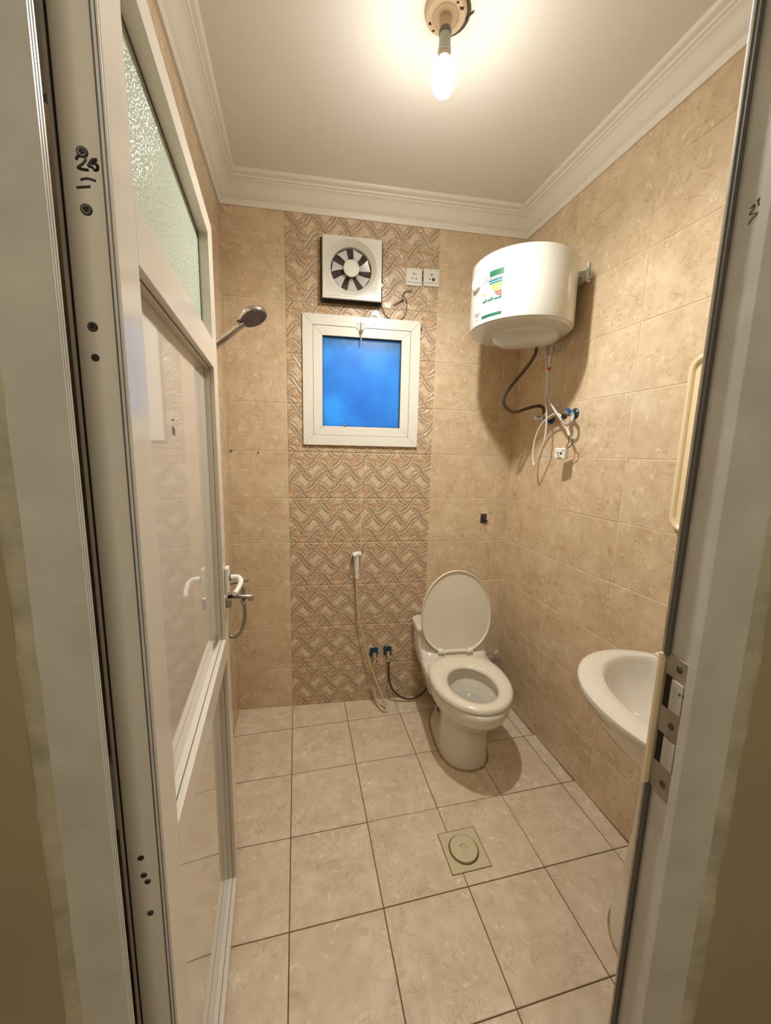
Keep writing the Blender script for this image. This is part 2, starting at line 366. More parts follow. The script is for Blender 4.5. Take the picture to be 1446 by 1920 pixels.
def relief_tile(wall, u0, z0, holes, cut_top=None, cut_bot=0.0, flip=False):
    """one embossed tile; grid cells behind an opening are left out"""
    key = (flip, round(cut_bot, 3), None if cut_top is None else round(cut_top, 3), tuple((round(h[0]-u0, 3), round(h[1]-u0, 3), round(h[2]-z0, 3), round(h[3]-z0, 3)) for h in holes if h[0] < u0+TW and h[1] > u0 and h[2] < z0+THt and h[3] > z0))
    if key not in _rc:
        Hh = RHt[::-1, ::-1] if flip else RHt; C = RC[::-1, ::-1] if flip else RC
        g = .0016; zt = cut_top if cut_top is not None else THt
        nz_, nx_ = len(RZs), len(RU)
        vs = [( g+RU[i]*(TW-2*g)/TW - TW/2, -float(Hh[j, i]), min(max(g+RZs[j]*(THt-2*g)/THt, cut_bot), zt-g) - THt/2) for j in range(nz_) for i in range(nx_)]
        fs = []
        for j in range(nz_-1):
            zc = (RZs[j]+RZs[j+1])/2
            if zc < cut_bot or zc > zt: continue
            for i in range(nx_-1):
                xc = (RU[i]+RU[i+1])/2
                if any(a < xc < b_ and c < zc < d for a, b_, c, d in key[3]): continue
                a = j*nx_+i; fs.append((a, a+1, a+nx_+1, a+nx_))
        # rim down to the grout
        bot = int(np.searchsorted(RZs, cut_bot)); 
        def rim(ids):
            o = len(vs)
            for q in ids: vs.append((vs[q][0], .006, vs[q][2]))
            for k in range(len(ids)-1): fs.append((ids[k], ids[k+1], o+k+1, o+k))
        top = max(j for j in range(nz_) if RZs[j] <= zt+1e-6)
        cellverts = {q for f in fs for q in f}
        def rims(ids):
            run = []
            for q in ids:
                if q in cellverts: run.append(q)
                else:
                    if len(run) > 1: rim(run)
                    run = []
            if len(run) > 1: rim(run)
        rims([bot*nx_+i for i in range(nx_)][::-1]); rims([top*nx_+i for i in range(nx_)])
        rims([j*nx_ for j in range(bot, top+1)]); rims([j*nx_+nx_-1 for j in range(bot, top+1)][::-1])
        used = sorted({q for f in fs for q in f}); mp_ = {q: k for k, q in enumerate(used)}
        me = bpy.data.meshes.new('relief_tile'); me.from_pydata([vs[q] for q in used], [], [tuple(mp_[q] for q in f) for f in fs])
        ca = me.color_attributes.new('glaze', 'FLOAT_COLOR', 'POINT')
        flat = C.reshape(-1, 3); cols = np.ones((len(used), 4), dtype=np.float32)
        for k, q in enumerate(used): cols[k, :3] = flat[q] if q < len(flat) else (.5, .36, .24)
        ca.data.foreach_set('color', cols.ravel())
        for p_ in me.polygons: p_.use_smooth = True
        me.materials.append(M['relief']); me.update(); _rc[key] = me
    o = bpy.data.objects.new('relief_tile', _rc[key]); COL.objects.link(o); o.parent = wall
    o.location = (u0+TW/2, 0, z0+THt/2); return o
holesB = [WIN, FAN]
ucols = [(L/cB, 0.0), (.8, 1.2), (1.2, W/cB)]
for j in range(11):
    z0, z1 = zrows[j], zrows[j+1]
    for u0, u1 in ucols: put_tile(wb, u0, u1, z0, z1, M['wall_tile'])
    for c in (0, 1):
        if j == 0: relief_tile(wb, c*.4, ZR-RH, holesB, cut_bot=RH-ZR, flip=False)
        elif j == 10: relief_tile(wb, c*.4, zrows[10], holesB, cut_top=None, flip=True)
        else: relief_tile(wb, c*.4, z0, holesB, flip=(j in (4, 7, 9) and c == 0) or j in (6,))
    # right wall: joints every 40 cm from the corner
    for k in range(5): put_tile(wr, k*.4 + (0.004 if k == 0 else 0), min((k+1)*.4, 1.82), z0, z1, M['wall_tile'])
    for k in range(5): put_tile(wl, max(-k*.4-.4, -1.6) if k else -.4, -k*.4+(.02 if k == 0 else 0), z0, z1, M['wall_tile'])

# floor
fl = MB(); fl.box(-1.4, 1.9, -3.5, .3, -.12, -.003)
floor = tag(build(fl, 'floor', M['floor_grout'], smooth=0), kind='structure')
S_F, X0F, D1 = .3064, .0036, .1965
DR = (.576, .732, -1.072, -.918)     # drain plate
def floor_tile(xa, xb, ya, yb, holes=()):
    if xb-xa < .01 or yb-ya < .01: return
    for h in holes:
        if xa < h[1]-1e-4 and xb > h[0]+1e-4 and ya < h[3]-1e-4 and yb > h[2]+1e-4:
            # L-shaped remainder around the drain
            mb = MB(); g = .0016; t = .008
            xs = sorted({xa+g, xb-g, max(xa+g, h[0]-g), min(xb-g, h[1]+g)}); ys = sorted({ya+g, yb-g, max(ya+g, h[2]-g), min(yb-g, h[3]+g)})
            for i in range(len(xs)-1):
                for j in range(len(ys)-1):
                    cx, cy = (xs[i]+xs[i+1])/2, (ys[j]+ys[j+1])/2
                    if h[0]-g < cx < h[1]+g and h[2]-g < cy < h[3]+g: continue
                    mb.box(xs[i], xs[i+1], ys[j], ys[j+1], -t, 0)
            build(mb, 'tile', M['floor_tile'], floor, smooth=0); return
    me = tile_mesh(xb-xa, yb-ya, .008, .0034, M['floor_tile'], flat=True)
    o = bpy.data.objects.new('tile', me); COL.objects.link(o); o.parent = floor
    o.location = ((xa+xb)/2, (ya+yb)/2, random.uniform(-.0003, .0002))
    o.rotation_euler = (random.uniform(-.0008, .0008), random.uniform(-.0008, .0008), random.choice((0, 0, PI)))
def clipped_tile(xa, xb, ya):
    """cut tile against the slanted back wall"""
    g = .0016; t = -.008
    v = [(xa+g, ya+g, 0), (xb-g, ya+g, 0), (xb-g, TH*xb+.001, 0), (xa+g, TH*xa+.001, 0)]
    mb = MB(); mb.add([(a, b_, t) for a, b_, c in v]+v, [(4, 5, 6, 7), (0, 1, 5, 4), (1, 2, 6, 5), (3, 0, 4, 7), (2, 3, 7, 6)])
    build(mb, 'tile', M['floor_tile'], floor, smooth=0)
xsF = [L] + [X0F+S_F*i for i in range(0, 5)] + [None]
for i in range(len(xsF)-1):
    xa = xsF[i]; xb = xsF[i+1]
    for j in range(-1, 5):
        yb_ = -D1-S_F*j; ya_ = yb_-S_F
        xbb = xb if xb is not None else W-PH*((ya_+yb_)/2)
        if j == -1:
            clipped_tile(xa, xbb, -D1)
        else: floor_tile(xa, xbb, ya_, yb_, [DR])
# corridor side floor tiles
for i in range(-3, 6):
    for j in range(5, 10):
        floor_tile(X0F+S_F*i, X0F+S_F*(i+1), -D1-S_F*(j+1), -D1-S_F*j)

# ceiling and cornice
cl = MB(); cl.box(-1.4, 1.9, -3.5, .3, CEIL, CEIL+.1)
ceiling = tag(build(cl, 'ceiling', M['plaster'], smooth=0), kind='structure')
prof = [(0, 2.672), (.008, 2.672), (.010, 2.684), (.014, 2.690), (.014, 2.697), (.009, 2.702), (.016, 2.706), (.024, 2.716), (.032, 2.728), (.042, 2.742),
        (.050, 2.750), (.058, 2.754), (.058, 2.761), (.066, 2.763), (.068, 2.771), (.080, 2.774), (.086, 2.780), (.088, CEIL+.002)]
def corner_pt(which, o):
    # inner outline of the room offset by o
    if which == 'bl': x = L+o; return (x, TH*x - o)
    if which == 'br':
        y = -.09-o; x = W-PH*y-o; return (x, TH*x-o)
    if which == 'fr': y = -1.87+o; return (W-PH*y-o, y)
    if which == 'fl': return (L+o, -1.62)
for nme, a, b_ in (('trim_back', 'bl', 'br'), ('trim_right', 'br', 'fr'), ('trim_left', 'fl', 'bl')):
    ra = [(*corner_pt(a, o), z) for o, z in prof]; rb = [(*corner_pt(b_, o), z) for o, z in prof]
    mb = MB(); mb.loft([ra, rb], False, False, closed=False)
    tag(build(mb, nme, M['gypsum'], smooth=50), kind='structure')

# ------------------------------------------------------------------ door wall, corridor
DA = math.radians(-8.5)     # the door wall is slightly skewed
OX, OY = -.170, -1.700      # outer corner of the left stop lip; local x along wall, local +y into the room
DW = .7025                  # clear width between the lips
def doorbox(mb, x0, x1, y0, y1, z0, z1): mb.box(x0, x1, y0, y1, z0, z1)
DZ = 2.19                   # clear height
mb = MB()
FO = -.003                  # outer wall surface
for (x0, x1, z0, z1) in ((-.9, -.072, -.1, CEIL+.05), (DW+.075, 1.5, -.1, CEIL+.05), (-.072, DW+.075, DZ+.05, CEIL+.05)):
    mb.box(x0, x1, FO, .066, z0, z1)
wf = tag(build(mb, 'wall_front', M['corridor'], None, (OX, OY, 0), DA, smooth=0), kind='structure')
# rough plaster band bordering the frame
def band(x0, x1, seedv):
    random.seed(seedv); mb = MB(); n_ = 90; rings = []
    inner = x1 if x1 > x0 else x0
    for k in range(n_+1):
        z = -.0 + k*2.75/n_
        j1 = random.uniform(-.0022, .0022); j2 = random.uniform(-.0012, .0012); h = random.uniform(.0030, .0050)
        xa, xb = x0+j1, x1+j2
        if abs(x0) > .5: xa, xb = x0+j2*.4, x1+j2
        rings.append([(xa, .001, z), (xa*.8+xb*.2, -.0005-h*.4, z), ((xa+xb)/2, -.002-h*.5, z), (xa*.2+xb*.8, -.001-h*.4, z), (xb, .001, z)])
    mb.loft(rings, True, True); return mb
build(band(-.080, -.053, 3), 'plaster_edge', M['wall_paint_rough'], wf, smooth=60)
build(band(DW+.057, DW+.086, 5), 'plaster_edge', M['wall_paint_rough'], wf, smooth=60)
random.seed(11)
# corridor shell around the camera
mb = MB()
mb.box(-1.45, 1.95, -3.6, -3.5, -.1, CEIL+.1)
tag(build(mb, 'wall_corridor_back', M['corridor'], smooth=0), kind='structure')
for nme, xa, xb in (('wall_corridor_left', -1.3, -1.2), ('wall_corridor_right', 1.72, 1.82)):
    mb = MB(); mb.box(xa, xb, -3.52, -1.45, -.1, CEIL+.1); tag(build(mb, nme, M['corridor'], smooth=0), kind='structure')

# door frame: profile extruded along z, mirrored for the two jambs
frame = empty('door_1', (OX, OY, 0), DA, kind='structure')
def jamb(prof_xy, z0, z1):
    mb = MB(); mb.loft([[(x, y, z0) for x, y in prof_xy], [(x, y, z1) for x, y in prof_xy]], True, True); return mb
# left (hinge) jamb: lip towards the camera, grooves on the lip tip, deep rebate behind
pl_ = [(-.056, .0), (-.001, .0), (0, .001), (0, .0025), (-.0012, .0029), (-.0012, .0040), (0, .0044), (0, .0058), (-.0014, .0062), (-.0014, .0074), (0, .0078), (0, .0092), (-.002, .0105), (-.05, .0105), (-.05, .058), (-.056, .058)]
build(jamb(pl_, 0, DZ+.05), 'jamb', M['frame_white'], frame, smooth=20)
pr_ = [(.060, .0), (.0, .0), (-.0005, .001), (-.0005, .0125), (.0015, .014), (.019, .0155), (.019, .064), (.016, .0655), (.016, .068), (.060, .068)]
build(jamb([(DW+x, y) for x, y in pr_], 0, DZ+.05), 'jamb', M['frame_white'], frame, smooth=20)
bx('head', M['frame_white'], frame, -.05, DW+.06, 0, .055, DZ, DZ+.055, bevel=.001)
bx('gasket', M['dark_gap'], frame, -.0502, -.046, .012, .0575, 0, 1.58)
# rubber gasket line on the inner edge of the right jamb, broken at the strike
for z0, z1 in ((0, 1.026), (1.232, DZ)):
    bx('gasket', M['rubber'], frame, DW+.0135, DW+.019, .0600, .0668, z0, z1)
for z0, z1 in ((0, 1.026), (1.232, DZ)):
    bx('gasket_edge', M['steel'], frame, DW+.0125, DW+.0165, .0655, .0695, z0, z1, bevel=.0008)
# strike plate with keeps, box and screws
sp = bx('strike_plate', M['steel'], frame, DW+.0165, DW+.0195, .026, .064, 1.024, 1.236, bevel=.0006)
mb = MB(); mb.box(DW+.0085, DW+.0190, .0645, .0690, 1.026, 1.234)
build(mb, 'strike_lip', M['cream'], sp, smooth=0, bevel=.0008)
for z0, z1 in ((1.158, 1.206), (1.072, 1.118)):
    bx('keep', M['dark_gap'], sp, DW+.0160, DW+.0166, .050, .060, z0, z1)
    bx('keep_insert', M['frame_white'], sp, DW+.0150, DW+.0166, .030, .049, z0+.002, z1-.002, bevel=.0006)
for z_ in (1.222, 1.190, 1.137, 1.046):
    mb = MB(); mb.lathe([(.0001, .0), (.0022, .0), (.0046, -.0006), (.005, -.0016), (.005, -.003)], (DW+.0150, .041 if z_ != 1.19 else .034, z_), Matrix.Rotation(-PI/2, 3, 'Y') @ Matrix.Scale(1, 3), 14)
    build(mb, 'screw', M['screw'], sp)
# marker scribble on the right jamb
def stroke(name, pts, r, parent, material, n=6):
    mb = MB(); mb.tube(pts, r, n, 4); return build(mb, name, material, parent)
inv = Matrix.Rotation(-DA, 3, 'Z')
def to_d(x, y): v = inv @ Vector((x-OX, y-OY, 0)); return v.x, v.y
for pts in ([(-1.7655, 1.7855), (-1.7690, 1.7880), (-1.7690, 1.7838), (-1.7650, 1.7800), (-1.7690, 1.7785), (-1.7745, 1.777)],
            [(-1.7715, 1.790), (-1.7745, 1.7910), (-1.7732, 1.788), (-1.7752, 1.7832)],
            [(-1.7655, 1.7690), (-1.7692, 1.7735), (-1.7742, 1.7755)]):
    P_ = [(DW+.0188, (y+1.7655)*.98+.041, z) for y, z in pts]
    stroke('marker_stroke', P_, .0006, frame, M['ink'])

# ------------------------------------------------------------------ door leaf (opens against the left wall)
DLZ = math.radians(3.0)
# local: +y along leaf away from hinge, local x = 0 is the visible face (face looks to +x), leaf fills x in [-.046, 0]
NX, NY = -.139, -1.636
door = empty('door_leaf', (NX, NY, 0), DLZ, 'white glossy panelled door with hammered glass on top, swung open along the left wall', 'door')
LW = .753; ST = .070; REC = .026
def leaf(name, y0, y1, z0, z1, x0=-.046, x1=0.0, material=None, bevel=.0012):
    return bx(name, material or M['door_white'], door, x0, x1, y0, y1, z0, z1, bevel=bevel)
TOPZ, T0, T1, T2, MZ, MZ0, BZ = 2.118, 2.069, 1.803, 1.729, .923, .855, .050
hs = leaf('stile', 0, ST, .012, TOPZ); fs_ = leaf('stile', LW-ST, LW, .012, TOPZ)
leaf('rail', ST, LW-ST, T0, TOPZ); leaf('rail', ST, LW-ST, T2, T1); leaf('rail', ST, LW-ST, MZ0, MZ); leaf('rail', ST, LW-ST, .012, BZ)
leaf('glass_pane', ST, LW-ST, T1, T0, -REC-.006, -REC, M['door_glass'], 0)
leaf('panel', ST, LW-ST, MZ, T2, -REC-.012, -REC, M['panel_white'], 0)
leaf('panel', ST, LW-ST, BZ, MZ0, -REC-.012, -REC, M['panel_white'], 0)
def bead(z0, z1, w=.013, only=None):
    for (a, b_, c, d) in ((LW-ST-w*.25, LW-ST+.0005, z0, z1), (ST-.0005, ST+w*.25, z0, z1), (ST, LW-ST, z0, z0+w*.25), (ST, LW-ST, z1-w*.25, z1)):
        bx('bead', M['door_white'], door, -REC, -.013, a, b_, c, d, bevel=.0006)
bead(MZ, T2); bead(BZ, MZ0)
for z0, z1 in ((MZ, T2), (BZ, MZ0)):
    for (a, b_, c, d) in ((LW-ST-.0006, LW-ST, z0, z1), (ST, LW-ST, z0, z0+.0006), (ST, LW-ST, z1-.0006, z1)):
        bx('bead_joint', M['rubber'], door, -.0128, -.0116, a, b_, c, d)
# dark seal round the glass
for (a, b_, c, d) in ((LW-ST-.003, LW-ST, T1, T0), (ST, LW-ST, T0-.003, T0)):
    bx('glass_seal', M['rubber'], door, -REC, -REC+.002, a, b_, c, d)
# edge facing the camera: channel ridges, dark groove and overlap flange
for (xa, xb, ya) in ((-.0065, -.0035, -.0028), (-.0030, -.0008, -.0020)):
    bx('edge_ridge', M['frame_white'], door, xa, xb, ya, .001, .014, TOPZ, bevel=.0005)
bx('edge_groove', M['dark_gap'], door, -.0462, -.0445, -.0012, .0003, .012, TOPZ)
bx('edge_flange', M['frame_white'], door, -.0496, -.0463, -.0040, .006, .012, TOPZ, bevel=.0006)
bx('edge_groove', M['rubber'], door, -.0088, -.0068, -.0006, .0003, .012, TOPZ)
bx('edge_groove', M['rubber'], door, -.0034, -.0029, -.0024, .0003, .012, TOPZ)
cD, sD = math.cos(DLZ), math.sin(DLZ)
def ed(x): return (x-NX)/cD      # world x on the edge face -> local x
for xw, z_, r_ in ((-.1641, 1.8016, .0054), (-.1648, 1.7482, .0056), (-.1686, 1.6325, .0050), (-.1660, .9238, .0040), (-.1622, .9123, .0040), (-.1622, .8598, .0042)):
    mb = MB(); mb.lathe([(r_, -.002), (r_, .0006), (r_*.8, .0014), (r_*.45, .0013), (r_*.35, .0002), (.0001, .0002)], (ed(xw), 0, z_), TY, 16)
    o = build(mb, 'screw', M['screw'], door)
    mb = MB()
    for a in (0, PI/2):
        mb.box(-r_*.55, r_*.55, -.00155, -.0009, -r_*.1, r_*.1, Matrix.Rotation(a+.4, 3, 'Y'))
    build(mb, 'cross_slot', M['black'], o, (ed(xw), 0, z_), smooth=0)
for xw, z_ in ((-.1687, 1.6004), (-.168, .9519)):
    mb = MB(); mb.lathe([(.0040, -.001), (.0040, .0003), (.0001, .0003)], (ed(xw), 0, z_), TY, 16); build(mb, 'screw_hole', M['black'], door)
def mark(pts, r=.0017):
    mb = MB(); mb.tube([(ed(x), .0008, z) for x, z in pts], r, 6, 5); build(mb, 'marker_stroke', M['ink'], door)
mark([(-.1697, 1.7933), (-.1692, 1.7958), (-.1664, 1.7975), (-.1628, 1.7972), (-.1618, 1.795), (-.1646, 1.7909), (-.1691, 1.7865), (-.165, 1.7856), (-.1596, 1.7860)])
mark([(-.1514, 1.7975), (-.1558, 1.7964), (-.1591, 1.7915), (-.1593, 1.790), (-.1558, 1.789), (-.1544, 1.7871), (-.1521, 1.7880), (-.1516, 1.7916), (-.1548, 1.7935), (-.1565, 1.7925), (-.1552, 1.7952), (-.1520, 1.7965)], .0018)
mark([(-.1677, 1.7751), (-.1658, 1.7766), (-.1609, 1.778), (-.154, 1.7771)]); mark([(-.1719, 1.7676), (-.1664, 1.7691), (-.1594, 1.7709)])
for a in ((.30, 1.545, .30, 1.53), (.312, 1.543, .312, 1.528), (.297, 1.556, .316, 1.559)):
    mb = MB(); mb.tube([(-REC+.0003, a[0], a[1]), (-REC+.0003, (a[0]+a[2])/2+.001, (a[1]+a[3])/2), (-REC+.0003, a[2], a[3])], .0009, 6); build(mb, 'marker_stroke', M['ink'], door)
# lever handle on the free stile
hy = LW-.034
hp = bx('handle_plate', M['white_plastic'], door, 0, .013, hy-.017, hy+.017, 1.062, 1.146, bevel=.005)
mb = MB(); mb.tube([(.012, hy, 1.110), (.030, hy, 1.110), (.040, hy-.004, 1.109), (.0475, hy-.018, 1.104), (.047, hy-.040, 1.099), (.043, hy-.075, 1.096), (.037, hy-.105, 1.094)], lambda t: .0095-.003*t, 14)
build(mb, 'handle_lever', M['white_plastic'], hp)
mb = MB(); mb.lathe([(.011, 0), (.011, .005)], (.012, hy, 1.110), Matrix.Rotation(PI/2, 3, 'Y'), 20); build(mb, 'handle_collar', M['rubber'], hp)
bx('lock_cylinder', M['steel'], hp, 0, .016, hy-.006, hy+.006, 1.012, 1.040, bevel=.003)
bx('lock_plate', M['steel'], door, -.034, -.012, LW-.001, LW+.0015, .95, 1.17, bevel=.0005)
for z_ in (.30, 1.05, 1.90):
    mb = MB(); mb.lathe([(.008, -.05), (.008, .05)], (-.054, .012, z_), None, 14); build(mb, 'hinge', M['frame_white'], door)

# ------------------------------------------------------------------ window
win = empty('window_1', BK(.395, 1.877), RZ_B, kind='structure')
def mitred(name, material, x0, x1, z0, z1, w, ya, yb, parent, bevel=.001, gap=.0004):
    for k in range(4):
        a = [(x0, z0), (x1, z0), (x1, z1), (x0, z1)]; b_ = [(x0+w, z0+w), (x1-w, z0+w), (x1-w, z1-w), (x0+w, z1-w)]
        q = [a[k], a[(k+1) % 4], b_[(k+1) % 4], b_[k]]
        c = [((q[0][0]+q[1][0]+q[2][0]+q[3][0])/4), ((q[0][1]+q[1][1]+q[2][1]+q[3][1])/4)]
        d = [(q[1][0]-q[0][0]), (q[1][1]-q[0][1])]; L_ = math.hypot(*d); d = [d[0]/L_*gap, d[1]/L_*gap]
        q = [(q[0][0]+d[0], q[0][1]+d[1]), (q[1][0]-d[0], q[1][1]-d[1]), (q[2][0]-d[0], q[2][1]-d[1]), (q[3][0]+d[0], q[3][1]+d[1])]
        mb = MB(); mb.loft([[(x, yb, z) for x, z in q], [(x, ya, z) for x, z in q]]); build(mb, name, material, parent, smooth=0, bevel=bevel, seg=1)
# outer frame .62 x .66
mitred('frame_piece', M['white_plastic'], -.312, .312, -.334, .331, .053, -.016, .06, win)
mitred('sash_piece', M['white_plastic'], -.2575, .2575, -.2795, .2765, .047, -.013, .045, win)
sx0, sx1, sz0, sz1 = -.214, .2125, -.236, .229
mitred('pane_seal', M['black'], sx0+.0005, sx1-.0005, sz0-.0005, sz1+.0005, .004, -.004, .02, win, bevel=0)
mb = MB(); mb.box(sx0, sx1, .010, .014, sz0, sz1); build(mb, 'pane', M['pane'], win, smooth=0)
# tower bolt
bo = MB(); bo.box(-.011, .011, -.019, -.015, .254, .300)
bolt = build(bo, 'bolt_plate', M['white_plastic'], win, smooth=0, bevel=.0015); bolt.location = (-.010, 0, 0)
for xx, zz in ((-.016, .297), (.014, .297), (-.018, .275), (.016, .275)):
    mb = MB(); mb.lathe([(.006, .0145), (.006, .018), (.003, .019)], (xx, 0, zz), TY, 12); build(mb, 'bolt_ear', M['white_plastic'], bolt)
    mb = MB(); mb.lathe([(.0022, .018), (.0022, .0198)], (xx, 0, zz), TY, 10); build(mb, 'screw', M['screw'], bolt)
mb = MB(); mb.tube([(0, -.022, .303), (0, -.022, .26), (0, -.023, .235), (0, -.024, .205)], .0038, 10); build(mb, 'bolt_rod', M['dull_chrome'], bolt)
mb = MB(); mb.lathe([(.0105, 0), (.004, -.022)], (0, -.023, .262), None, 14); build(mb, 'bolt_knob', M['dull_chrome'], bolt)
mb = MB(); mb.lathe([(.007, .012), (.006, .016), (.003, .018)], (-.09, 0, -.226), TY, 10); build(mb, 'pane_clip', M['dull_chrome'], win)
# mouldy mortar patches at the frame's right edge
for (zz, hh, ww) in ((.300, .05, .010), (.245, .04, .007), (.18, .03, .005), (-.30, .03, .005)):
    mb = MB(); rg = []
    for k in range(9):
        t = k/8; w_ = ww*math.sin(PI*min(1, t*.9+.1))*random.uniform(.7, 1.1)+.001
        rg.append([(.311, -.001, zz-hh/2+hh*t), (.311, -.006, zz-hh/2+hh*t), (.311+w_, -.004, zz-hh/2+hh*t), (.311+w_*1.2, 0, zz-hh/2+hh*t)])
    mb.loft(rg); build(mb, 'mortar_patch', M['mould'], win)

# ------------------------------------------------------------------ exhaust fan
fan = empty('exhaust_fan', BK(.335, 2.42), RZ_B, 'square white exhaust fan with a round hub, mounted above the blue window', 'exhaust fan')
# local centre x=0,z=0 ; plate 300 x 285
mb = MB()
px0, px1, pz0, pz1 = -.150, .150, -.138, .145; R0 = .112; y_f = -.058
N = 48
def sq_pt(a, x0, x1, z0, z1):
    c, s_ = math.cos(a), math.sin(a); hx = x1 if c > 0 else -x0; hz = z1 if s_ > 0 else -z0
    k = min(hx/abs(c) if abs(c) > 1e-6 else 9, hz/abs(s_) if abs(s_) > 1e-6 else 9); return (c*k, s_*k)
angs = sorted([2*PI*j/N for j in range(N)] + [math.atan2(pz1, px1), math.atan2(pz1, px0), math.atan2(pz0, px0)+2*PI, math.atan2(pz0, px1)+2*PI])
FC = (-.004, .004)
def circ(r, y): return [(FC[0]+r*math.cos(a), y, FC[1]+r*math.sin(a)) for a in angs]
def sqr(k, y): return [((sq_pt(a, px0, px1, pz0, pz1)[0])*k, y, (sq_pt(a, px0, px1, pz0, pz1)[1])*k) for a in angs]
mb.loft([sqr(1, -.012), sqr(1, y_f+.006), sqr(.975, y_f), circ(.132, y_f), circ(.127, y_f-.003), circ(.120, y_f+.004), circ(.112, y_f+.016), circ(.104, y_f+.024), circ(.103, .05)], False, False)
build(mb, 'front_cover', M['white_plastic'], fan, smooth=40)
bx('rear_casing', M['mould'], fan, -.160, .160, -.0145, .0, -.150, .150, bevel=.002)
mb = MB(); mb.box(-.154, .154, -.020, -.012, -.160, -.138); build(mb, 'mortar_edge', M['mould'], fan, smooth=0, bevel=.004)
bx('underside_lip', M['white_plastic'], fan, -.149, .149, -.062, -.050, -.148, -.137, bevel=.002)
bx('vent_gap', M['black'], fan, -.146, .152, -.048, -.012, -.147, -.136, bevel=.001)
bx('side_latch', M['black'], fan, .150, .1535, -.036, -.020, -.02, .07)
bx('side_tab', M['white_plastic'], fan, .150, .158, -.040, -.018, -.07, -.05, bevel=.002)
mb = MB(); mb.lathe([(.0405, .0), (.0405, .006), (.038, .0095), (.0, .0098)], (FC[0], y_f+.018, FC[1]), TY, 36, cap0=False)
hub = build(mb, 'hub', M['white_plastic'], fan)
mb = MB(); mb.lathe([(.030, .0095), (.031, .0105), (.032, .0095)], (FC[0], y_f+.018, FC[1]), TY, 36, False, False); build(mb, 'hub_ring', M['white_plastic'], hub)
for k in range(7):
    a0 = 2*PI*k/7; mb = MB(); rg = []
    for i in range(7):
        r_ = .038+i*.0105; w_ = .43+.06*i/6
        rg.append([(FC[0]+r_*math.cos(a0-w_+.1*i/6), -.006, FC[1]+r_*math.sin(a0-w_+.1*i/6)), (FC[0]+r_*math.cos(a0), -.014, FC[1]+r_*math.sin(a0)), (FC[0]+r_*math.cos(a0+w_+.1*i/6), -.022, FC[1]+r_*math.sin(a0+w_+.1*i/6)),
                   (FC[0]+r_*math.cos(a0+w_+.1*i/6), -.0205, FC[1]+r_*math.sin(a0+w_+.1*i/6)), (FC[0]+r_*math.cos(a0), -.012, FC[1]+r_*math.sin(a0)), (FC[0]+r_*math.cos(a0-w_+.1*i/6), -.004, FC[1]+r_*math.sin(a0-w_+.1*i/6))])
    mb.loft(rg); build(mb, 'blade', M['blade'], fan)
# louvre shutter at the back, one slit left open to the daylight
for k in range(6):
    mb = MB(); z0 = -.11+k*.037
    mb.box(-.125, .088, .052, .055, z0, z0+.0365); mb.box(.098, .125, .052, .055, z0, z0+.0365)
    if k in (0, 1, 5): mb.box(.088, .098, .052, .055, z0, z0+.0365)
    build(mb, 'louvre', M['smoke'], fan, smooth=0)
bx('louvre_bar', M['smoke'], fan, .086, .100, .050, .056, -.004, .004)

# ------------------------------------------------------------------ sockets
def socket(xc, zc, label, plug_dot=False):
    s_ = empty('wall_socket', BK(xc, zc), RZ_B, label, 'socket', 'wall sockets beside the exhaust fan')
    bx('faceplate', M['white_plastic'], s_, -.043, .043, -.010, 0, -.043, .043, bevel=.003)
    bx('raised_panel', M['white_plastic'], s_, -.036, .036, -.0115, -.009, -.026, .036, bevel=.001)
    bx('groove', M['lab_grey'], s_, -.036, .036, -.0103, -.0098, -.0285, -.0272)
    for (a, b_, c, d) in ((-.0022, .0022, .006, .018), (-.014, -.007, -.012, -.006), (.007, .014, -.012, -.006)):
        if plug_dot and a > 0.005: continue
        bx('pin_hole', M['black'], s_, a, b_, -.0122, -.0113, c, d, bevel=.001)
    if plug_dot:
        mb = MB(); mb.lathe([(.0085, .011), (.0085, .014), (.006, .0165), (.0001, .0165)], (.010, 0, -.010), TY, 16); build(mb, 'blanking_plug', M['screw'], s_)
    for xx in (-.010, .010): 
        mb = MB(); mb.lathe([(.0022, .0112), (.0022, .0122)], (xx, 0, .013), TY, 8); build(mb, 'contact_hole', M['lab_grey'], s_)
socket(.6625, 2.428, 'left white wall socket with three dark pin holes, beside the exhaust fan')
socket(.7565, 2.432, 'right white wall socket with a round dark plug in its lower right hole', True)
bx_ = MB(); bx_.box(-.0045, .0045, -.002, 0, -.030, .035); sm = build(bx_, 'mortar_gap', M['mould'], wb, smooth=0, bevel=.001); sm.location = (.7105/cB, -.0005, 2.43)

# fan wire and its bare end
t_ = empty('fan_wire', BK(.49, 2.36), 0, 'thin clear wire looping from the fan to a black taped end below the sockets', 'wire')
def WB(pts): return [tuple(Vector(BK(x, z, o))-Vector(BK(.49, 2.36))) for x, z, o in pts]
mb = MB(); mb.tube(WB([(.486, 2.36, .035), (.488, 2.30, .02), (.500, 2.25, .012), (.53, 2.215, .009), (.575, 2.205, .009), (.612, 2.225, .009), (.628, 2.27, .010), (.624, 2.31, .012), (.607, 2.335, .012), (.622, 2.352, .012), (.640, 2.356, .012)]), .0019, 8)
build(mb, 'wire', M['braid'], t_)
mb = MB(); mb.tube(WB([(.640, 2.356, .012), (.612, 2.348, .015), (.600, 2.322, .014), (.607, 2.306, .012), (.632, 2.300, .012)]), .0014, 8); build(mb, 'wire', M['braid'], t_)
mb = MB(); mb.tube(WB([(.556, 2.277, .012), (.585, 2.297, .013), (.612, 2.312, .012)]), .0027, 8); build(mb, 'taped_end', M['black'], t_)
mb = MB(); mb.tube(WB([(.634, 2.352, .012), (.652, 2.360, .013)]), .0024, 8); build(mb, 'taped_end', M['black'], t_)

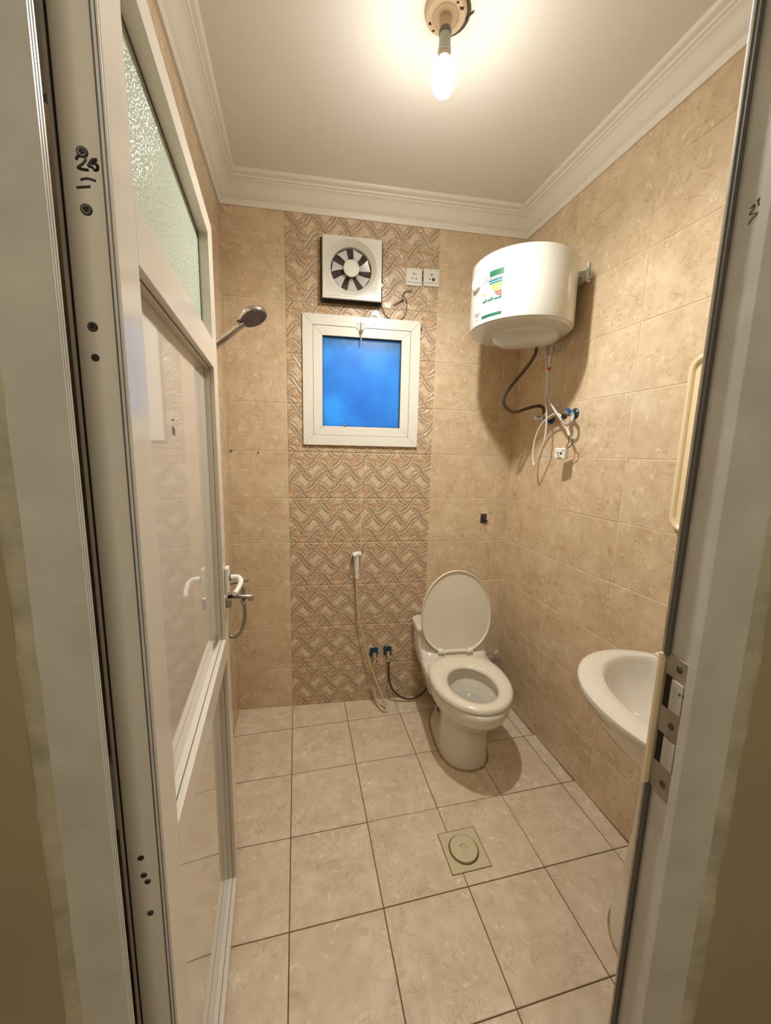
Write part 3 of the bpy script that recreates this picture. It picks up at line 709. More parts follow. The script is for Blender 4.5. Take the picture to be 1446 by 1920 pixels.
# ------------------------------------------------------------------ wall plugs and the capped pipe hole
def plug(nm_, xc, zc, label, side):
    o = empty(nm_, BK(xc, zc), RZ_B, label, 'wall plug', 'wall anchors left in the tiles')
    mb = MB(); mb.lathe([(.0042, 0), (.0042, .003), (.0025, .0035)], (0, 0, 0), TY, 12); build(mb, 'anchor', M['screw'], o)
    mb = MB(); mb.tube([(0, -.002, 0), side], .0009, 6, smooth=False); build(mb, 'stem', M['braid'], o)
plug('wall_anchor', -.152, 1.495, 'small dark wall anchor on the back wall between the door and the window', (-.012, -.006, -.022))
plug('wall_anchor', -.290, 1.500, 'tiny dark wall anchor in the left back corner', (-.010, -.01, .002))
h_ = empty('capped_pipe', BK(1.134, 1.133), RZ_B, 'dark square hole with a black pipe stub in the tiles above the toilet', 'pipe stub')
mb = MB(); q = [(-.018, -.026), (.012, -.022), (.018, .020), (-.004, .025), (-.017, .021)]
mb.loft([[(x, .0, z) for x, z in q], [(x*1.0, -.0025, z) for x, z in q]]); build(mb, 'hole', M['mould'], h_, smooth=0)
mb = MB(); mb.lathe([(.010, 0), (.010, .016), (.007, .020), (.0001, .020)], (-.002, 0, -.006), TY, 16); build(mb, 'stub', M['black'], h_)
mb = MB(); mb.box(-.002, .022, -.014, -.006, -.019, -.010); build(mb, 'stub_key', M['black'], h_, bevel=.002)
mb = MB(); mb.tube([(0, -.010, -.02), (.010, -.006, -.05), (.020, -.003, -.082)], .0011, 6); build(mb, 'thread', M['stain'], h_)
mb = MB(); mb.box(-.020, .020, -.001, .0, -.030, .029); build(mb, 'mortar_rim', M['lab_text'], h_, smooth=0)

# ------------------------------------------------------------------ ceiling lamp
LX, LY = .489, -.885
lamp = empty('ceiling_lamp', (LX, LY, CEIL), 0, 'bare glowing bulb in a grey socket on a cream ceiling plate', 'lamp')
mb = MB(); mb.lathe([(.062, 0), (.062, -.006), (.060, -.012), (.054, -.017), (.040, -.018), (.037, -.0215), (.033, -.018), (.022, -.018)], n=40, cap1=True)
pt = build(mb, 'ceiling_plate', M['holder_cream'], lamp)
mb = MB(); mb.lathe([(.052, 0), (.058, -.001), (.0655, -.003), (.0645, -.0005)], (.009, .004, 0), None, 30); build(mb, 'dark_ring', M['mould'], lamp)
for ang, rr, w_ in ((2.5, .044, .004), (-.75, .047, .004), (2.05, .049, .003), (-1.15, .047, .003)):
    mb = MB(); T_ = Matrix.Rotation(ang+.5, 3, 'Z'); mb.box(-.004 if w_ < .0035 else -.008, .004 if w_ < .0035 else .008, -w_, w_, -.0005, .0005, T_)
    o = build(mb, 'screw_slot', M['black'], pt, (rr*math.cos(ang), rr*math.sin(ang), -.0172), smooth=0)
mb = MB(); mb.lathe([(.017, -.017), (.017, -.045), (.0145, -.052)], n=28); build(mb, 'collar', M['holder_cream'], lamp)
mb = MB(); mb.lathe([(.0165, -.048), (.0188, -.054), (.0185, -.062), (.016, -.064)], n=28); build(mb, 'dark_band', M['lab_grey'], lamp)
mb = MB(); mb.lathe([(.0155, -.060), (.017, -.064), (.0178, -.096), (.0196, -.099), (.0196, -.106), (.0185, -.107)], n=28); build(mb, 'bulb_socket', M['holder_grey'], lamp)
mb = MB(); mb.lathe([(.0150, -.104), (.0165, -.112), (.0175, -.122)], n=28, cap1=False); build(mb, 'bulb_neck', M['holder_cream'], lamp)
mb = MB(); mb.lathe([(.0170, -.120), (.0205, -.134), (.0290, -.148), (.0335, -.156)], n=32, cap1=False); build(mb, 'bulb_body', M['bulb_body'], lamp)
mb = MB(); mb.lathe([(.0335, -.156), (.0360, -.167), (.0358, -.180), (.0325, -.195), (.0250, -.208), (.013, -.215), (.0005, -.217)], n=32, cap0=True); build(mb, 'bulb', M['bulb'], lamp)
dl = bpy.data.lights.new('down_fill_spot', 'SPOT'); dl.energy = DOWN_WATTS; dl.color = BULB_COLOR; dl.spot_size = math.radians(178); dl.spot_blend = 1.0; dl.shadow_soft_size = .028
dlo = bpy.data.objects.new('down_fill_spot', dl); COL.objects.link(dlo); dlo.parent = lamp; dlo.location = (0, 0, -.244)  # added spot, strengthens the bulb's downward light
mb = MB(); mb.tube([(.050, .012, -.003), (.066, .004, -.006), (.071, -.010, -.005), (.080, -.020, -.003)], .0022, 8); build(mb, 'loose_wire', M['braid'], lamp)

# ------------------------------------------------------------------ water heater
HX, HY = 1.050, -.473
heater = empty('water_heater', (HX, HY, 2.055), 0, 'round white electric water heater hanging in the back right corner', 'water heater')
Rr = .226
mb = MB(); mb.lathe([(.0001, .0), (.13, -.001), (.19, .001), (.214, .004), (.2185, .008), (.2185, .012), (.224, .013), (.226, .019), (.226, .272), (.2245, .278), (.222, .280), (.218, .284), (.19, .290), (.0001, .296)], n=96, cap0=False, cap1=False)
build(mb, 'tank', M['heater_white'], heater, smooth=30)
# bottom cover over the thermostat, a shallow boat shape
mb = MB(); rg = []
ca, sa_ = math.cos(math.radians(28)), math.sin(math.radians(28))
for z_, k in ((.004, 1.0), (-.010, .985), (-.024, .90), (-.038, .72), (-.045, .44), (-.046, .01)):
    ring = []
    for j in range(40):
        a = 2*PI*j/40; x = .150*k*math.copysign(abs(math.cos(a))**.8, math.cos(a)); y = .078*k*math.copysign(abs(math.sin(a))**.75, math.sin(a))
        ring.append((.050+x*ca+y*sa_-.004, .02+-x*sa_+y*ca, z_))
    rg.append(ring)
mb.loft(rg); build(mb, 'bottom_cover', M['heater_white'], heater, smooth=50)
mb = MB(); mb.lathe([(.004, -.003), (.004, .004)], (-.045, .02, -.022), None, 10); build(mb, 'cover_screw', M['screw'], heater)
mb = MB(); mb.tube([(.075, -.035, -.002), (.10, -.048, -.003), (.13, -.058, -.001)], .0012, 6); build(mb, 'cover_seam', M['black'], heater)
def arc(mb, a0, a1, z0, z1, r=Rr+.0006, z2=None, z3=None, n_=8):
    """patch of label paper following the drum; z given at both ends"""
    z2 = z0 if z2 is None else z2; z3 = z1 if z3 is None else z3
    A_ = [math.radians(a0+(a1-a0)*k/n_) for k in range(n_+1)]
    lo = [(r*math.cos(a), r*math.sin(a), z0+(z2-z0)*k/n_-2.055) for k, a in enumerate(A_)]; hi = [(r*math.cos(a), r*math.sin(a), z1+(z3-z1)*k/n_-2.055) for k, a in enumerate(A_)]
    mb.loft([lo, hi], False, False, closed=False)
lab = MB(); arc(lab, 194, 219.5, 2.083, 2.262); lab = build(lab, 'energy_label', M['lab_paper'], heater, smooth=60)
def lp(nme, material, a0, a1, z0, z1, k=1, **kw):
    m_ = MB(); arc(m_, a0, a1, z0, z1, Rr+.0006+.0005*k, **kw); build(m_, nme, material, lab, smooth=60)
lp('label_header', M['lab_green'], 203, 219.5, 2.238, 2.262)
lp('label_rule', M['lab_grey'], 194, 219, 2.229, 2.2325)
bars = [('lab_blue', 202), ('lab_teal', 203.6), ('lab_lime', 205.2), ('lab_yellow', 206.8), ('lab_orange', 208.6), ('lab_red', 210.4), ('lab_red', 212.2)]
for k, (mm_, a_) in enumerate(bars): lp('label_bar', M[mm_], a_, 218.5, 2.2190-k*.0098, 2.2268-k*.0098)
lp('label_rating', M['lab_yellow'], 195, 199, 2.176, 2.184)
for a0, a1 in ((194.5, 200.5), (201.5, 208.5), (209.5, 218.5)): lp('label_strip', M['lab_green'], a0, a1, 2.146, 2.153)
for a0 in (198.4, 206, 216): lp('label_strip', M['lab_green'], a0, a0+2.4, 2.150, 2.159)
random.seed(4)
for k in range(9):
    z_ = 2.139-k*.0046; a_ = 195+random.random()*2
    while a_ < 211+ (6 if k < 3 else 0):
        w_ = .6+random.random()*2; lp('label_text', M['lab_text'], a_, a_+w_, z_, z_+.0012); a_ += w_+.8+random.random()
lp('label_footer', M['lab_green'], 194.3, 219.3, 2.084, 2.096)
lp('label_drop', M['lab_text'], 198, 199.2, 2.240, 2.247)
# maker's mark in the lower left of the drum and the dial
mk = [(182.0, 2.104, 1.0, .016), (184.2, 2.100, .9, .018), (186.4, 2.102, .9, .015), (188.4, 2.104, .9, .013)]
for a_, z_, w_, h2 in mk:
    m_ = MB(); arc(m_, a_, a_+w_*.45, z_, z_+h2); arc(m_, a_+w_*1.2, a_+w_*1.65, z_, z_+h2*.8); arc(m_, a_, a_+w_*1.65, z_+h2*.7, z_+h2*.9); build(m_, 'maker_mark', M['lab_grey'], heater)
m_ = MB(); arc(m_, 183, 189, 2.091, 2.0925); build(m_, 'maker_mark', M['lab_grey'], heater)
Td = Matrix.Rotation(math.radians(184), 3, 'Z') @ Matrix.Rotation(PI/2, 3, 'Y')
dc = (Rr*math.cos(math.radians(184)), Rr*math.sin(math.radians(184)), .188)
mb = MB(); mb.lathe([(.033, -.004), (.033, .006), (.029, .013), (.020, .015), (.018, .011), (.0001, .011)], dc, Td, 28); dial = build(mb, 'dial', M['white_plastic'], heater)
mb = MB(); mb.tube([Vector(dc)+Td@Vector(v_) for v_ in ((-.016, 0, .013), (0, .003, .017), (.016, 0, .013))], .005, 8); build(mb, 'dial_grip', M['seat_plastic'], dial)
# wall bracket of the heater: rail on the right wall
br = empty('heater_bracket', RT(-.57, 2.30), RZ_R, 'white metal wall rail with a hook to the right of the water heater', 'bracket')
bx('rail', M['white_plastic'], br, -.30, .040, -.008, 0, -.028, .028, bevel=.001)
bx('rail_lip', M['white_plastic'], br, -.30, .040, -.020, -.006, -.032, -.026, bevel=.001)
mb = MB(); mb.tube([(.034, -.006, .030), (.036, -.022, .032), (.038, -.026, .018), (.038, -.026, -.028), (.036, -.020, -.040), (.034, -.006, -.038)], .0055, 8); build(mb, 'end_hook', M['white_plastic'], br)
mb = MB(); mb.tube([(-.02, -.010, -.006), (-.02, -.028, -.010), (-.02, -.034, -.024), (-.02, -.030, -.040), (-.02, -.018, -.042)], .003, 8); build(mb, 'hook', M['dull_chrome'], br)
bx('slot', M['black'], br, -.012, .02, -.009, -.0075, -.024, -.020)
bx('heater_spacer', M['white_plastic'], br, -.29, -.05, -.030, -.006, -.02, .02, bevel=.002)

# pipes below the heater
vx, vy = 1.216, -.482
sv = empty('safety_valve', (vx, vy, 2.06), 0, 'small chrome safety valve under the water heater', 'valve')
mb = MB(); mb.lathe([(.008, .004), (.008, -.016), (.011, -.017), (.011, -.052), (.013, -.053), (.013, -.072), (.009, -.073), (.009, -.085)], n=18); build(mb, 'valve_body', M['dull_chrome'], sv)
mb = MB(); mb.lathe([(.0095, .002), (.0095, -.012)], n=14); build(mb, 'thread_tape', M['blue'], sv)
mb = MB(); mb.tube([(0, 0, -.034), (.02, -.02, -.033), (.034, -.034, -.032)], .0055, 10); build(mb, 'side_outlet', M['dull_chrome'], sv)
mb = MB(); mb.tube([(.028, -.028, -.03), (.030, -.030, -.043)], .0035, 8, smooth=False); build(mb, 'drip_nipple', M['dull_chrome'], sv)
mb = MB(); mb.tube([(-.006, .004, -.038), (-.018, .010, -.060), (-.004, .004, -.085)], .0035, 8); build(mb, 'release_lever', M['dull_chrome'], sv)
th_ = empty('steel_hose', (vx, vy, 1.975), 0, 'braided steel hose with a red tag running down from the safety valve', 'hose')
def rel(pts, o): return [tuple(Vector(p)-Vector(o)) for p in pts]
o0 = (vx, vy, 1.975)
mb = MB(); mb.tube(rel([(1.216, -.482, 1.980), (1.216, -.482, 1.94), (1.217, -.474, 1.90), (1.222, -.472, 1.826), (1.228, -.492, 1.765), (1.234, -.535, 1.712), (1.236, -.577, 1.672), (1.238, -.612, 1.652), (1.240, -.636, 1.664), (1.250, -.630, 1.690), (1.262, -.600, 1.700)], o0), .0066, 12); build(mb, 'braided_hose', M['braid_steel'], th_)
mb = MB(); mb.lathe([(.0082, 0), (.0082, -.012)], (0, .003, -.052), None, 14); build(mb, 'red_tag', M['red'], th_)
mb = MB(); mb.lathe([(.0085, 0), (.009, -.03), (.008, -.034)], (0, 0, .004), None, 6); build(mb, 'hose_nut', M['dull_chrome'], th_)
bh = empty('brown_hose', (1.147, -.47, 2.03), 0, 'dark brown braided hose curling left under the water heater', 'hose')
mb = MB(); mb.tube(rel([(1.147, -.47, 2.035), (1.147, -.47, 2.00), (1.143, -.46, 1.970), (1.115, -.44, 1.915), (1.067, -.42, 1.849), (1.041, -.40, 1.800), (1.044, -.388, 1.764), (1.074, -.382, 1.735), (1.120, -.38, 1.7255), (1.192, -.39, 1.7486), (1.235, -.40, 1.7570), (1.252, -.412, 1.742), (1.254, -.418, 1.715)], (1.147, -.47, 2.03)), .0078, 12); build(mb, 'braided_hose', M['braid'], bh)
mb = MB(); mb.lathe([(.011, .01), (.011, -.018), (.009, -.02)], (0, 0, 0), None, 6); build(mb, 'hose_nut', M['dull_chrome'], bh)
# two angle valves joined by the wall
def angle_valve(name, y, z, label, mat_rose, wing, group=None):
    v_ = empty(name, RT(y, z), RZ_R, label, 'valve', group)
    mb = MB(); mb.lathe([(.024, 0), (.024, .004), (.018, .010), (.012, .012)], (0, 0, 0), TY, 24); build(mb, 'rosette', mat_rose, v_)
    mb = MB(); mb.lathe([(.010, .008), (.010, .040), (.013, .042), (.013, .056), (.008, .058)], (0, 0, 0), TY, 18); build(mb, 'valve_body', M['dull_chrome'], v_)
    return v_
av = angle_valve('angle_valve', -.420, 1.692, 'left chrome angle valve with blue taped thread, below the water heater', M['blue'], 1)
mb = MB(); mb.lathe([(.008, .0), (.008, .03)], (0, -.038, 0), None, 14); build(mb, 'outlet', M['dull_chrome'], av)
mb = MB(); mb.lathe([(.014, -.008), (.016, 0), (.014, .010)], (.006, -.030, -.010), None, 14); build(mb, 'thread_tape', M['blue'], av)
mb = MB(); mb.lathe([(.004, .0), (.012, .012), (.017, .036), (.014, .040), (.0001, .041)], (-.008, -.050, .002), Matrix.Rotation(math.radians(-80), 3, 'Y'), 16); build(mb, 'wing_knob', M['chrome'], av)
mb = MB(); mb.tube([(.010, -.03, -.004), (.05, -.034, .008), (.085, -.036, .014)], .0085, 12); build(mb, 'cross_pipe', M['dull_chrome'], av)
av2 = angle_valve('angle_valve', -.585, 1.705, 'right chrome angle valve with a bright blue knob, below the water heater', M['teal'], 1)
mb = MB(); mb.lathe([(.006, .0), (.018, .002), (.0185, .010), (.014, .014), (.0001, .015)], (0, -.034, .006), TY @ Matrix.Rotation(.3, 3, 'X'), 18); build(mb, 'blue_knob', M['blue'], av2)
mb = MB(); mb.lathe([(.012, 0), (.012, .014)], (.008, -.058, -.016), TY, 16); build(mb, 'outlet_bore', M['black'], av2)
# heater power cable and its adaptor
co = (1.222, -.46, 2.02)
cb = empty('power_cable', co, 0, 'white power cable hanging in a long loop from the water heater', 'cable')
mb = MB(); mb.tube(rel([(1.20, -.455, 2.035), (1.208, -.46, 1.97), (1.214, -.468, 1.90), (1.222, -.462, 1.80), (1.222, -.482, 1.70), (1.222, -.484, 1.60), (1.224, -.455, 1.532), (1.225, -.422, 1.472), (1.225, -.410, 1.463), (1.224, -.395, 1.50), (1.224, -.397, 1.575), (1.226, -.430, 1.650), (1.232, -.485, 1.695), (1.236, -.545, 1.705), (1.238, -.590, 1.668), (1.240, -.618, 1.622)], co), .0042, 10); build(mb, 'cable', M['cable_white'], cb)
mb = MB(); mb.tube(rel([(1.240, -.616, 1.626), (1.243, -.628, 1.602)], co), .0056, 10, smooth=False); build(mb, 'cable_sleeve', M['cable_white'], cb)
mb = MB(); mb.tube(rel([(1.243, -.626, 1.606), (1.246, -.648, 1.585), (1.246, -.645, 1.562), (1.246, -.618, 1.545)], co), .0024, 8); build(mb, 'core_wire', M['teal'], cb)
mb = MB(); mb.tube(rel([(1.243, -.622, 1.606), (1.246, -.624, 1.575), (1.246, -.608, 1.545)], co), .0018, 8); build(mb, 'core_wire', M['braid'], cb)
ap = empty('plug_adaptor', (1.240, -.590, 1.522), RZ_R+.25, 'small white plug dangling at the end of the heater cable', 'plug')
bx('plug_body', M['white_plastic'], ap, -.028, .028, -.016, .016, -.026, .026, bevel=.006)
for (a, b_, c, d) in ((.004, .014, -.004, .006), (-.012, -.004, .0, .004), (-.006, -.001, -.012, -.007), (.016, .020, .010, .016)): bx('pin_hole', M['black'], ap, a, b_, -.0172, -.0158, c, d)
bx('plug_print', M['lab_grey'], ap, -.006, .012, -.0168, -.0158, -.022, -.017)

# ------------------------------------------------------------------ shower
sh = empty('hand_shower', (L, -.62, 1.80), 0, 'chrome hand shower on a wall holder beside the open door', 'shower head')
so = (L, -.62, 1.80)
mb = MB(); mb.tube(rel([(-.270, -.600, 1.842), (-.229, -.61, 1.872), (-.185, -.612, 1.908), (-.150, -.612, 1.938), (-.132, -.613, 1.952)], so), lambda t: .0135-.0025*t, 16); build(mb, 'handle', M['chrome'], sh)
nrm = Vector((.405, -.21, -.889)).normalized(); zax = nrm
Th = zax.to_track_quat('Z', 'Y').to_matrix()
hc = Vector((-.100, -.61, 1.979))-Vector(so)
mb = MB(); mb.lathe([(.020, -.022), (.038, -.018), (.050, -.008), (.0525, .002), (.0515, .006)], tuple(hc), Th, 36); build(mb, 'head', M['chrome'], sh)
mb = MB(); mb.lathe([(.0490, .0055), (.048, .008), (.0001, .0095)], tuple(hc), Th, 36); face = build(mb, 'spray_face', M['nozzle_grey'], sh)
mb = MB()
for ring, cnt in ((.012, 6), (.023, 12), (.034, 18), (.0435, 22)):
    for k in range(cnt):
        a = 2*PI*k/cnt; c = hc + Th @ Vector((ring*math.cos(a), ring*math.sin(a), .008)); mb.lathe([(.0021, 0), (.0015, .0028)], tuple(c), Th, 6)
o = build(mb, 'nozzle', M['rubber'], face); o['kind'] = 'stuff'
mb = MB(); mb.tube([hc+Th@Vector((-.030, -.036, .004)), hc+Th@Vector((-.038, -.048, .004))], .0045, 8, smooth=False); build(mb, 'mode_tab', M['nozzle_grey'], sh)
mb = MB(); mb.tube(rel([(-.303, -.60, 1.80), (-.285, -.60, 1.80), (-.262, -.603, 1.835)], so), .014, 12); build(mb, 'wall_holder', M['chrome'], sh)
mb = MB(); mb.tube(rel([(-.262, -.600, 1.845), (-.262, -.602, 1.82), (-.264, -.61, 1.70), (-.266, -.62, 1.4), (-.262, -.63, 1.1), (-.245, -.64, .93), (-.225, -.645, .80), (-.20, -.65, .783), (-.176, -.65, .80), (-.160, -.65, .855), (-.159, -.65, .905), (-.163, -.65, .925)], so), .0072, 12); build(mb, 'shower_hose', M['dull_chrome'], sh)
mx_ = empty('shower_mixer', (L, -.65, .945), 0, 'chrome shower mixer tap with a hose below, beside the door handle', 'tap')
mb = MB(); mb.tube([(.045, -.055, 0), (.045, .055, 0)], .021, 18, smooth=False); mb.tube([(.0, -.07, 0), (.045, -.07, 0)], .018, 14, smooth=False); mb.tube([(.0, .07, 0), (.045, .07, 0)], .018, 14, smooth=False); mb.tube([(.045, -.082, 0), (.045, .082, 0)], .016, 14, smooth=False)
build(mb, 'mixer_body', M['chrome'], mx_, smooth=50)
mb = MB(); mb.tube([(.050, 0, .000), (.100, 0, .006), (.150, 0, .002), (.176, 0, -.003)], lambda t: .013-.0015*t, 14); build(mb, 'spout', M['chrome'], mx_)
mb = MB(); mb.lathe([(.0115, .004), (.0115, -.014)], (.170, 0, -.002), None, 14); build(mb, 'spout_outlet', M['chrome'], mx_)
mb = MB(); mb.lathe([(.0045, 0), (.0045, .008), (.010, .010), (.0085, .026), (.010, .034), (.0001, .035)], (.143, 0, .010), None, 14); build(mb, 'diverter_knob', M['chrome'], mx_)
mb = MB(); mb.lathe([(.010, 0), (.011, -.010), (.008, -.020)], (.142, 0, -.010), None, 14); build(mb, 'hose_socket', M['chrome'], mx_)
mb = MB(); mb.lathe([(.021, -.008), (.023, .0), (.022, .030), (.010, .036)], (.050, 0, .014), None, 18); lv = build(mb, 'cartridge', M['chrome'], mx_)
mb = MB(); mb.tube([(.050, 0, .045), (.10, -.004, .056), (.165, -.006, .066)], .0055, 10); build(mb, 'lever', M['chrome'], lv)

# ------------------------------------------------------------------ bidet sprayer
bs = empty('bidet_sprayer', BK(.374, .90), RZ_B, 'white handheld bidet sprayer hanging on the relief tiles with a long yellowed hose', 'bidet sprayer')
bx('wall_hook', M['white_plastic'], bs, -.014, .016, -.020, 0, -.062, -.030, bevel=.003)
mb = MB(); mb.tube([(.002, -.032, -.105), (.001, -.034, -.06), (.0, -.036, -.01), (-.001, -.038, .028)], lambda t: .0105+.004*t, 14); mb.tube([(-.022, -.046, .030), (.0, -.040, .038), (.024, -.030, .036)], .0155, 14)
build(mb, 'spray_body', M['white_plastic'], bs, smooth=60)
mb = MB(); mb.tube([(.019, -.030, .038), (.025, -.028, .036)], .0168, 14, smooth=False); build(mb, 'seal_ring', M['black'], bs)
mb = MB(); mb.tube([(-.020, -.048, .034), (-.026, -.050, .014), (-.030, -.046, -.006)], .0032, 8); build(mb, 'trigger', M['black'], bs)
mb = MB(); mb.lathe([(.012, 0), (.013, -.02), (.010, -.028)], (.002, -.032, -.085), None, 14); build(mb, 'hose_nut', M['white_plastic'], bs)
ob = Vector(BK(.374, .90))
invB = Matrix.Rotation(-RZ_B, 3, 'Z')
def LB(pts): return [tuple(invB @ (Vector(p)-ob)) for p in pts]
hp_ = [BK(.375, .80, .034), BK(.377, .72, .036), BK(.382, .62, .038), BK(.396, .52, .040), BK(.418, .42, .044), BK(.448, .30, .050), BK(.484, .19, .062), (.520, -.125, .085), (.540, -.150, .025), (.538, -.172, .010), (.515, -.155, .012), (.500, -.120, .032), (.487, -.095, .075), BK(.482, .14, .045), BK(.480, .21, .044), BK(.484, .272, .046)]
mb = MB(); mb.tube(LB(hp_), .0063, 12); build(mb, 'hose', M['pvc_hose'], bs)
def low_valve(x, z, label):
    v_ = empty('stop_valve', BK(x, z), RZ_B, label, 'valve', 'stop valves low on the relief tiles')
    bx('rosette', M['teal'], v_, -.026, .024, -.008, 0, -.030, .026, bevel=.007)
    mb = MB(); mb.lathe([(.010, .004), (.010, .030), (.013, .032), (.013, .046), (.007, .050)], (0, 0, 0), TY, 16); build(mb, 'valve_body', M['chrome'], v_)
    mb = MB(); mb.lathe([(.009, .004), (.009, -.026), (.012, -.027), (.012, -.046), (.008, -.047)], (.003, -.038, -.004), None, 14); build(mb, 'outlet', M['chrome'], v_)
    mb = MB(); mb.tube([(.008, -.046, -.018), (.020, -.052, -.024)], .005, 8, smooth=False); build(mb, 'tap_lever', M['chrome'], v_)
    return v_
low_valve(.487, .318, 'left stop valve on a dark teal rosette, behind the sprayer hose')
low_valve(.570, .322, 'right stop valve on a dark teal rosette, feeding the toilet hose')
ho = Vector(BK(.573, .27, .04))
hs_ = empty('toilet_supply_hose', tuple(ho), 0, 'dark braided hose sagging from the right stop valve to the toilet', 'hose')
mb = MB(); mb.tube([tuple(Vector(p)-ho) for p in (BK(.573, .278, .042), BK(.572, .22, .044), BK(.576, .16, .046), BK(.596, .095, .050), BK(.640, .045, .052), BK(.70, .020, .052), BK(.76, .030, .05), BK(.80, .07, .05), BK(.84, .14, .05), BK(.88, .20, .05))], .0062, 12); build(mb, 'braided_hose', M['braid'], hs_)

# ------------------------------------------------------------------ toilet
TRZ = math.radians(-5.6)
toilet = empty('toilet', (.9045, -.078, 0), TRZ, 'white one-piece toilet with its oval lid raised, in the back right corner', 'toilet')
NT = 64
def egg(vb, vf, hw, vc, z, pb=2.0, pf=2.0, dent=0.0, dv=.0, dl=.1):
    out = []
    for j in range(NT):
        a = 2*PI*j/NT; c, s_ = math.cos(a), math.sin(a)
        if s_ >= 0: e = 2/pf; v_ = vc+(vf-vc)*abs(s_)**e; x = hw*math.copysign(abs(c)**e, c)
        else: e = 2/pb; v_ = vc-(vc-vb)*abs(s_)**e; x = hw*math.copysign(abs(c)**e, c)
        if dent: k = math.exp(-((v_-dv)/dl)**2); x *= (1-dent*k)
        out.append((x, -v_, z))
    return out
mb = MB()
R_ = [egg(.13, .583, .128, .40, 0.0, 3, 2.3), egg(.13, .583, .127, .40, .012, 3, 2.3), egg(.14, .578, .118, .41, .05, 3, 2.3, .26, .25, .09), egg(.14, .578, .115, .42, .15, 3, 2.3, .30, .25, .10),
      egg(.12, .585, .118, .42, .22, 3, 2.2, .25, .24, .10), egg(.08, .600, .126, .42, .26, 3, 2.1, .10, .22, .1), egg(.04, .645, .146, .43, .285, 3, 2.05), egg(.02, .695, .166, .44, .305, 3.2, 2), egg(.008, .728, .180, .45, .330, 3.6, 2),
      egg(.004, .742, .188, .45, .360, 4, 2), egg(.004, .745, .190, .45, .385, 4, 2), egg(.004, .742, .188, .45, .398, 4, 2), egg(.012, .735, .182, .45, .403, 4, 2)]
hole = lambda a_, b_, z: [(b_*math.cos(2*PI*j/NT), -(.527+a_*math.sin(2*PI*j/NT)), z) for j in range(NT)]
R_ += [hole(.165, .130, .403), hole(.158, .124, .398), hole(.158, .124, .385), hole(.166, .132, .375), hole(.163, .130, .355), hole(.150, .120, .335), hole(.142, .112, .315), hole(.128, .100, .28), hole(.105, .082, .245), hole(.075, .06, .215), hole(.02, .02, .205)]
mb.loft(R_, True, True); build(mb, 'bowl', M['ceramic'], toilet, smooth=50)
mb = MB(); mb.lathe([(.0001, 0), (.14, 0)], n=40, cap0=False, cap1=False); 
mb.v = [(x*.80, -(.527+y*.98)+.01, .292) for x, y, z in mb.v]; mb.f = [f for f in mb.f]
build(mb, 'water', M['water'], toilet)
mb = MB()
def tk(vb, vf, hw, z, p=5): return egg(vb, vf, hw, (vb+vf)/2, z, p, p)
mb.loft([tk(.03, .22, .120, .15), tk(.015, .27, .150, .25), tk(.008, .31, .175, .33), tk(.006, .315, .189, .375), tk(.004, .300, .192, .405), tk(.004, .268, .1925, .430), tk(.004, .236, .1925, .455), tk(.004, .214, .193, .48), tk(.004, .205, .194, .50), tk(.004, .203, .1945, .520)])
build(mb, 'tank', M['ceramic'], toilet, smooth=50)
mb = MB(); mb.loft([tk(.002, .206, .196, .521, 6), tk(.000, .212, .201, .526, 6), tk(.000, .213, .202, .540, 6), tk(.004, .208, .198, .548, 6), tk(.02, .19, .18, .551, 6)])
build(mb, 'tank_lid', M['ceramic'], toilet, smooth=50)
mb = MB(); mb.lathe([(.019, 0), (.019, .003), (.016, .005), (.0001, .005)], (0, -.10, .550), None, 20); build(mb, 'flush_button', M['chrome'], toilet)
# seat ring
def seat_out(j, k=1.0, z=0):
    a = 2*PI*j/NT; c, s_ = math.cos(a), math.sin(a)
    e = 2/2.0 if s_ >= 0 else 2/2.7; vc = .49; v_ = vc+((.738-vc) if s_ >= 0 else (vc-.275))*math.copysign(abs(s_)**e, s_)
    return Vector((.193*math.copysign(abs(c)**e, c), -v_, 0))
def seat_in(j):
    a = 2*PI*j/NT; return Vector((.113*math.cos(a), -(.530+.145*math.sin(a)), 0))
rings = []
for t, z in ((.0, .410), (.0, .420), (.06, .428), (.2, .434), (.45, .436), (.75, .431), (.94, .424), (1.0, .416), (.99, .408), (.5, .406), (.0, .410)):
    rings.append([seat_out(j).lerp(seat_in(j), t) + Vector((0, 0, z)) for j in range(NT)])
mb = MB(); mb.loft(rings, False, False); build(mb, 'seat', M['seat_plastic'], toilet, smooth=60)
# raised lid
lean = math.radians(4.0)
def lid_pt(x, s_, d):   # s along the lid from the hinge, d in front of it
    return (x, -.262 + s_*math.sin(lean) - d*math.cos(lean), .425 + s_*math.cos(lean)+d*math.sin(lean))
def lid_ring(k, d):
    out = []
    for j in range(NT):
        a = 2*PI*j/NT; c, s_ = math.cos(a), math.sin(a); vc = .222
        e = 1.0 if s_ >= 0 else 2/2.5
        s2 = vc + ((.468-vc) if s_ >= 0 else vc)*math.copysign(abs(s_)**e, s_)
        x = .194*math.copysign(abs(c)**e, c); 
        if s_ < 0: x *= 1-.22*abs(s_)**3
        out.append(lid_pt(x*k, vc+(s2-vc)*k, d))
    return out
mb = MB(); mb.loft([lid_ring(.96, -.010), lid_ring(1.0, -.004), lid_ring(1.0, .008), lid_ring(.99, .0105), lid_ring(.975, .008), lid_ring(.965, .004), lid_ring(.955, .001), lid_ring(.5, .0), lid_ring(.02, .0)]); build(mb, 'lid', M['seat_plastic'], toilet, smooth=50)
mb = MB(); mb.tube([(-.062, -.268, .447), (.062, -.268, .447)], .0095, 14, smooth=False); hb = build(mb, 'hinge_bar', M['seat_plastic'], toilet)
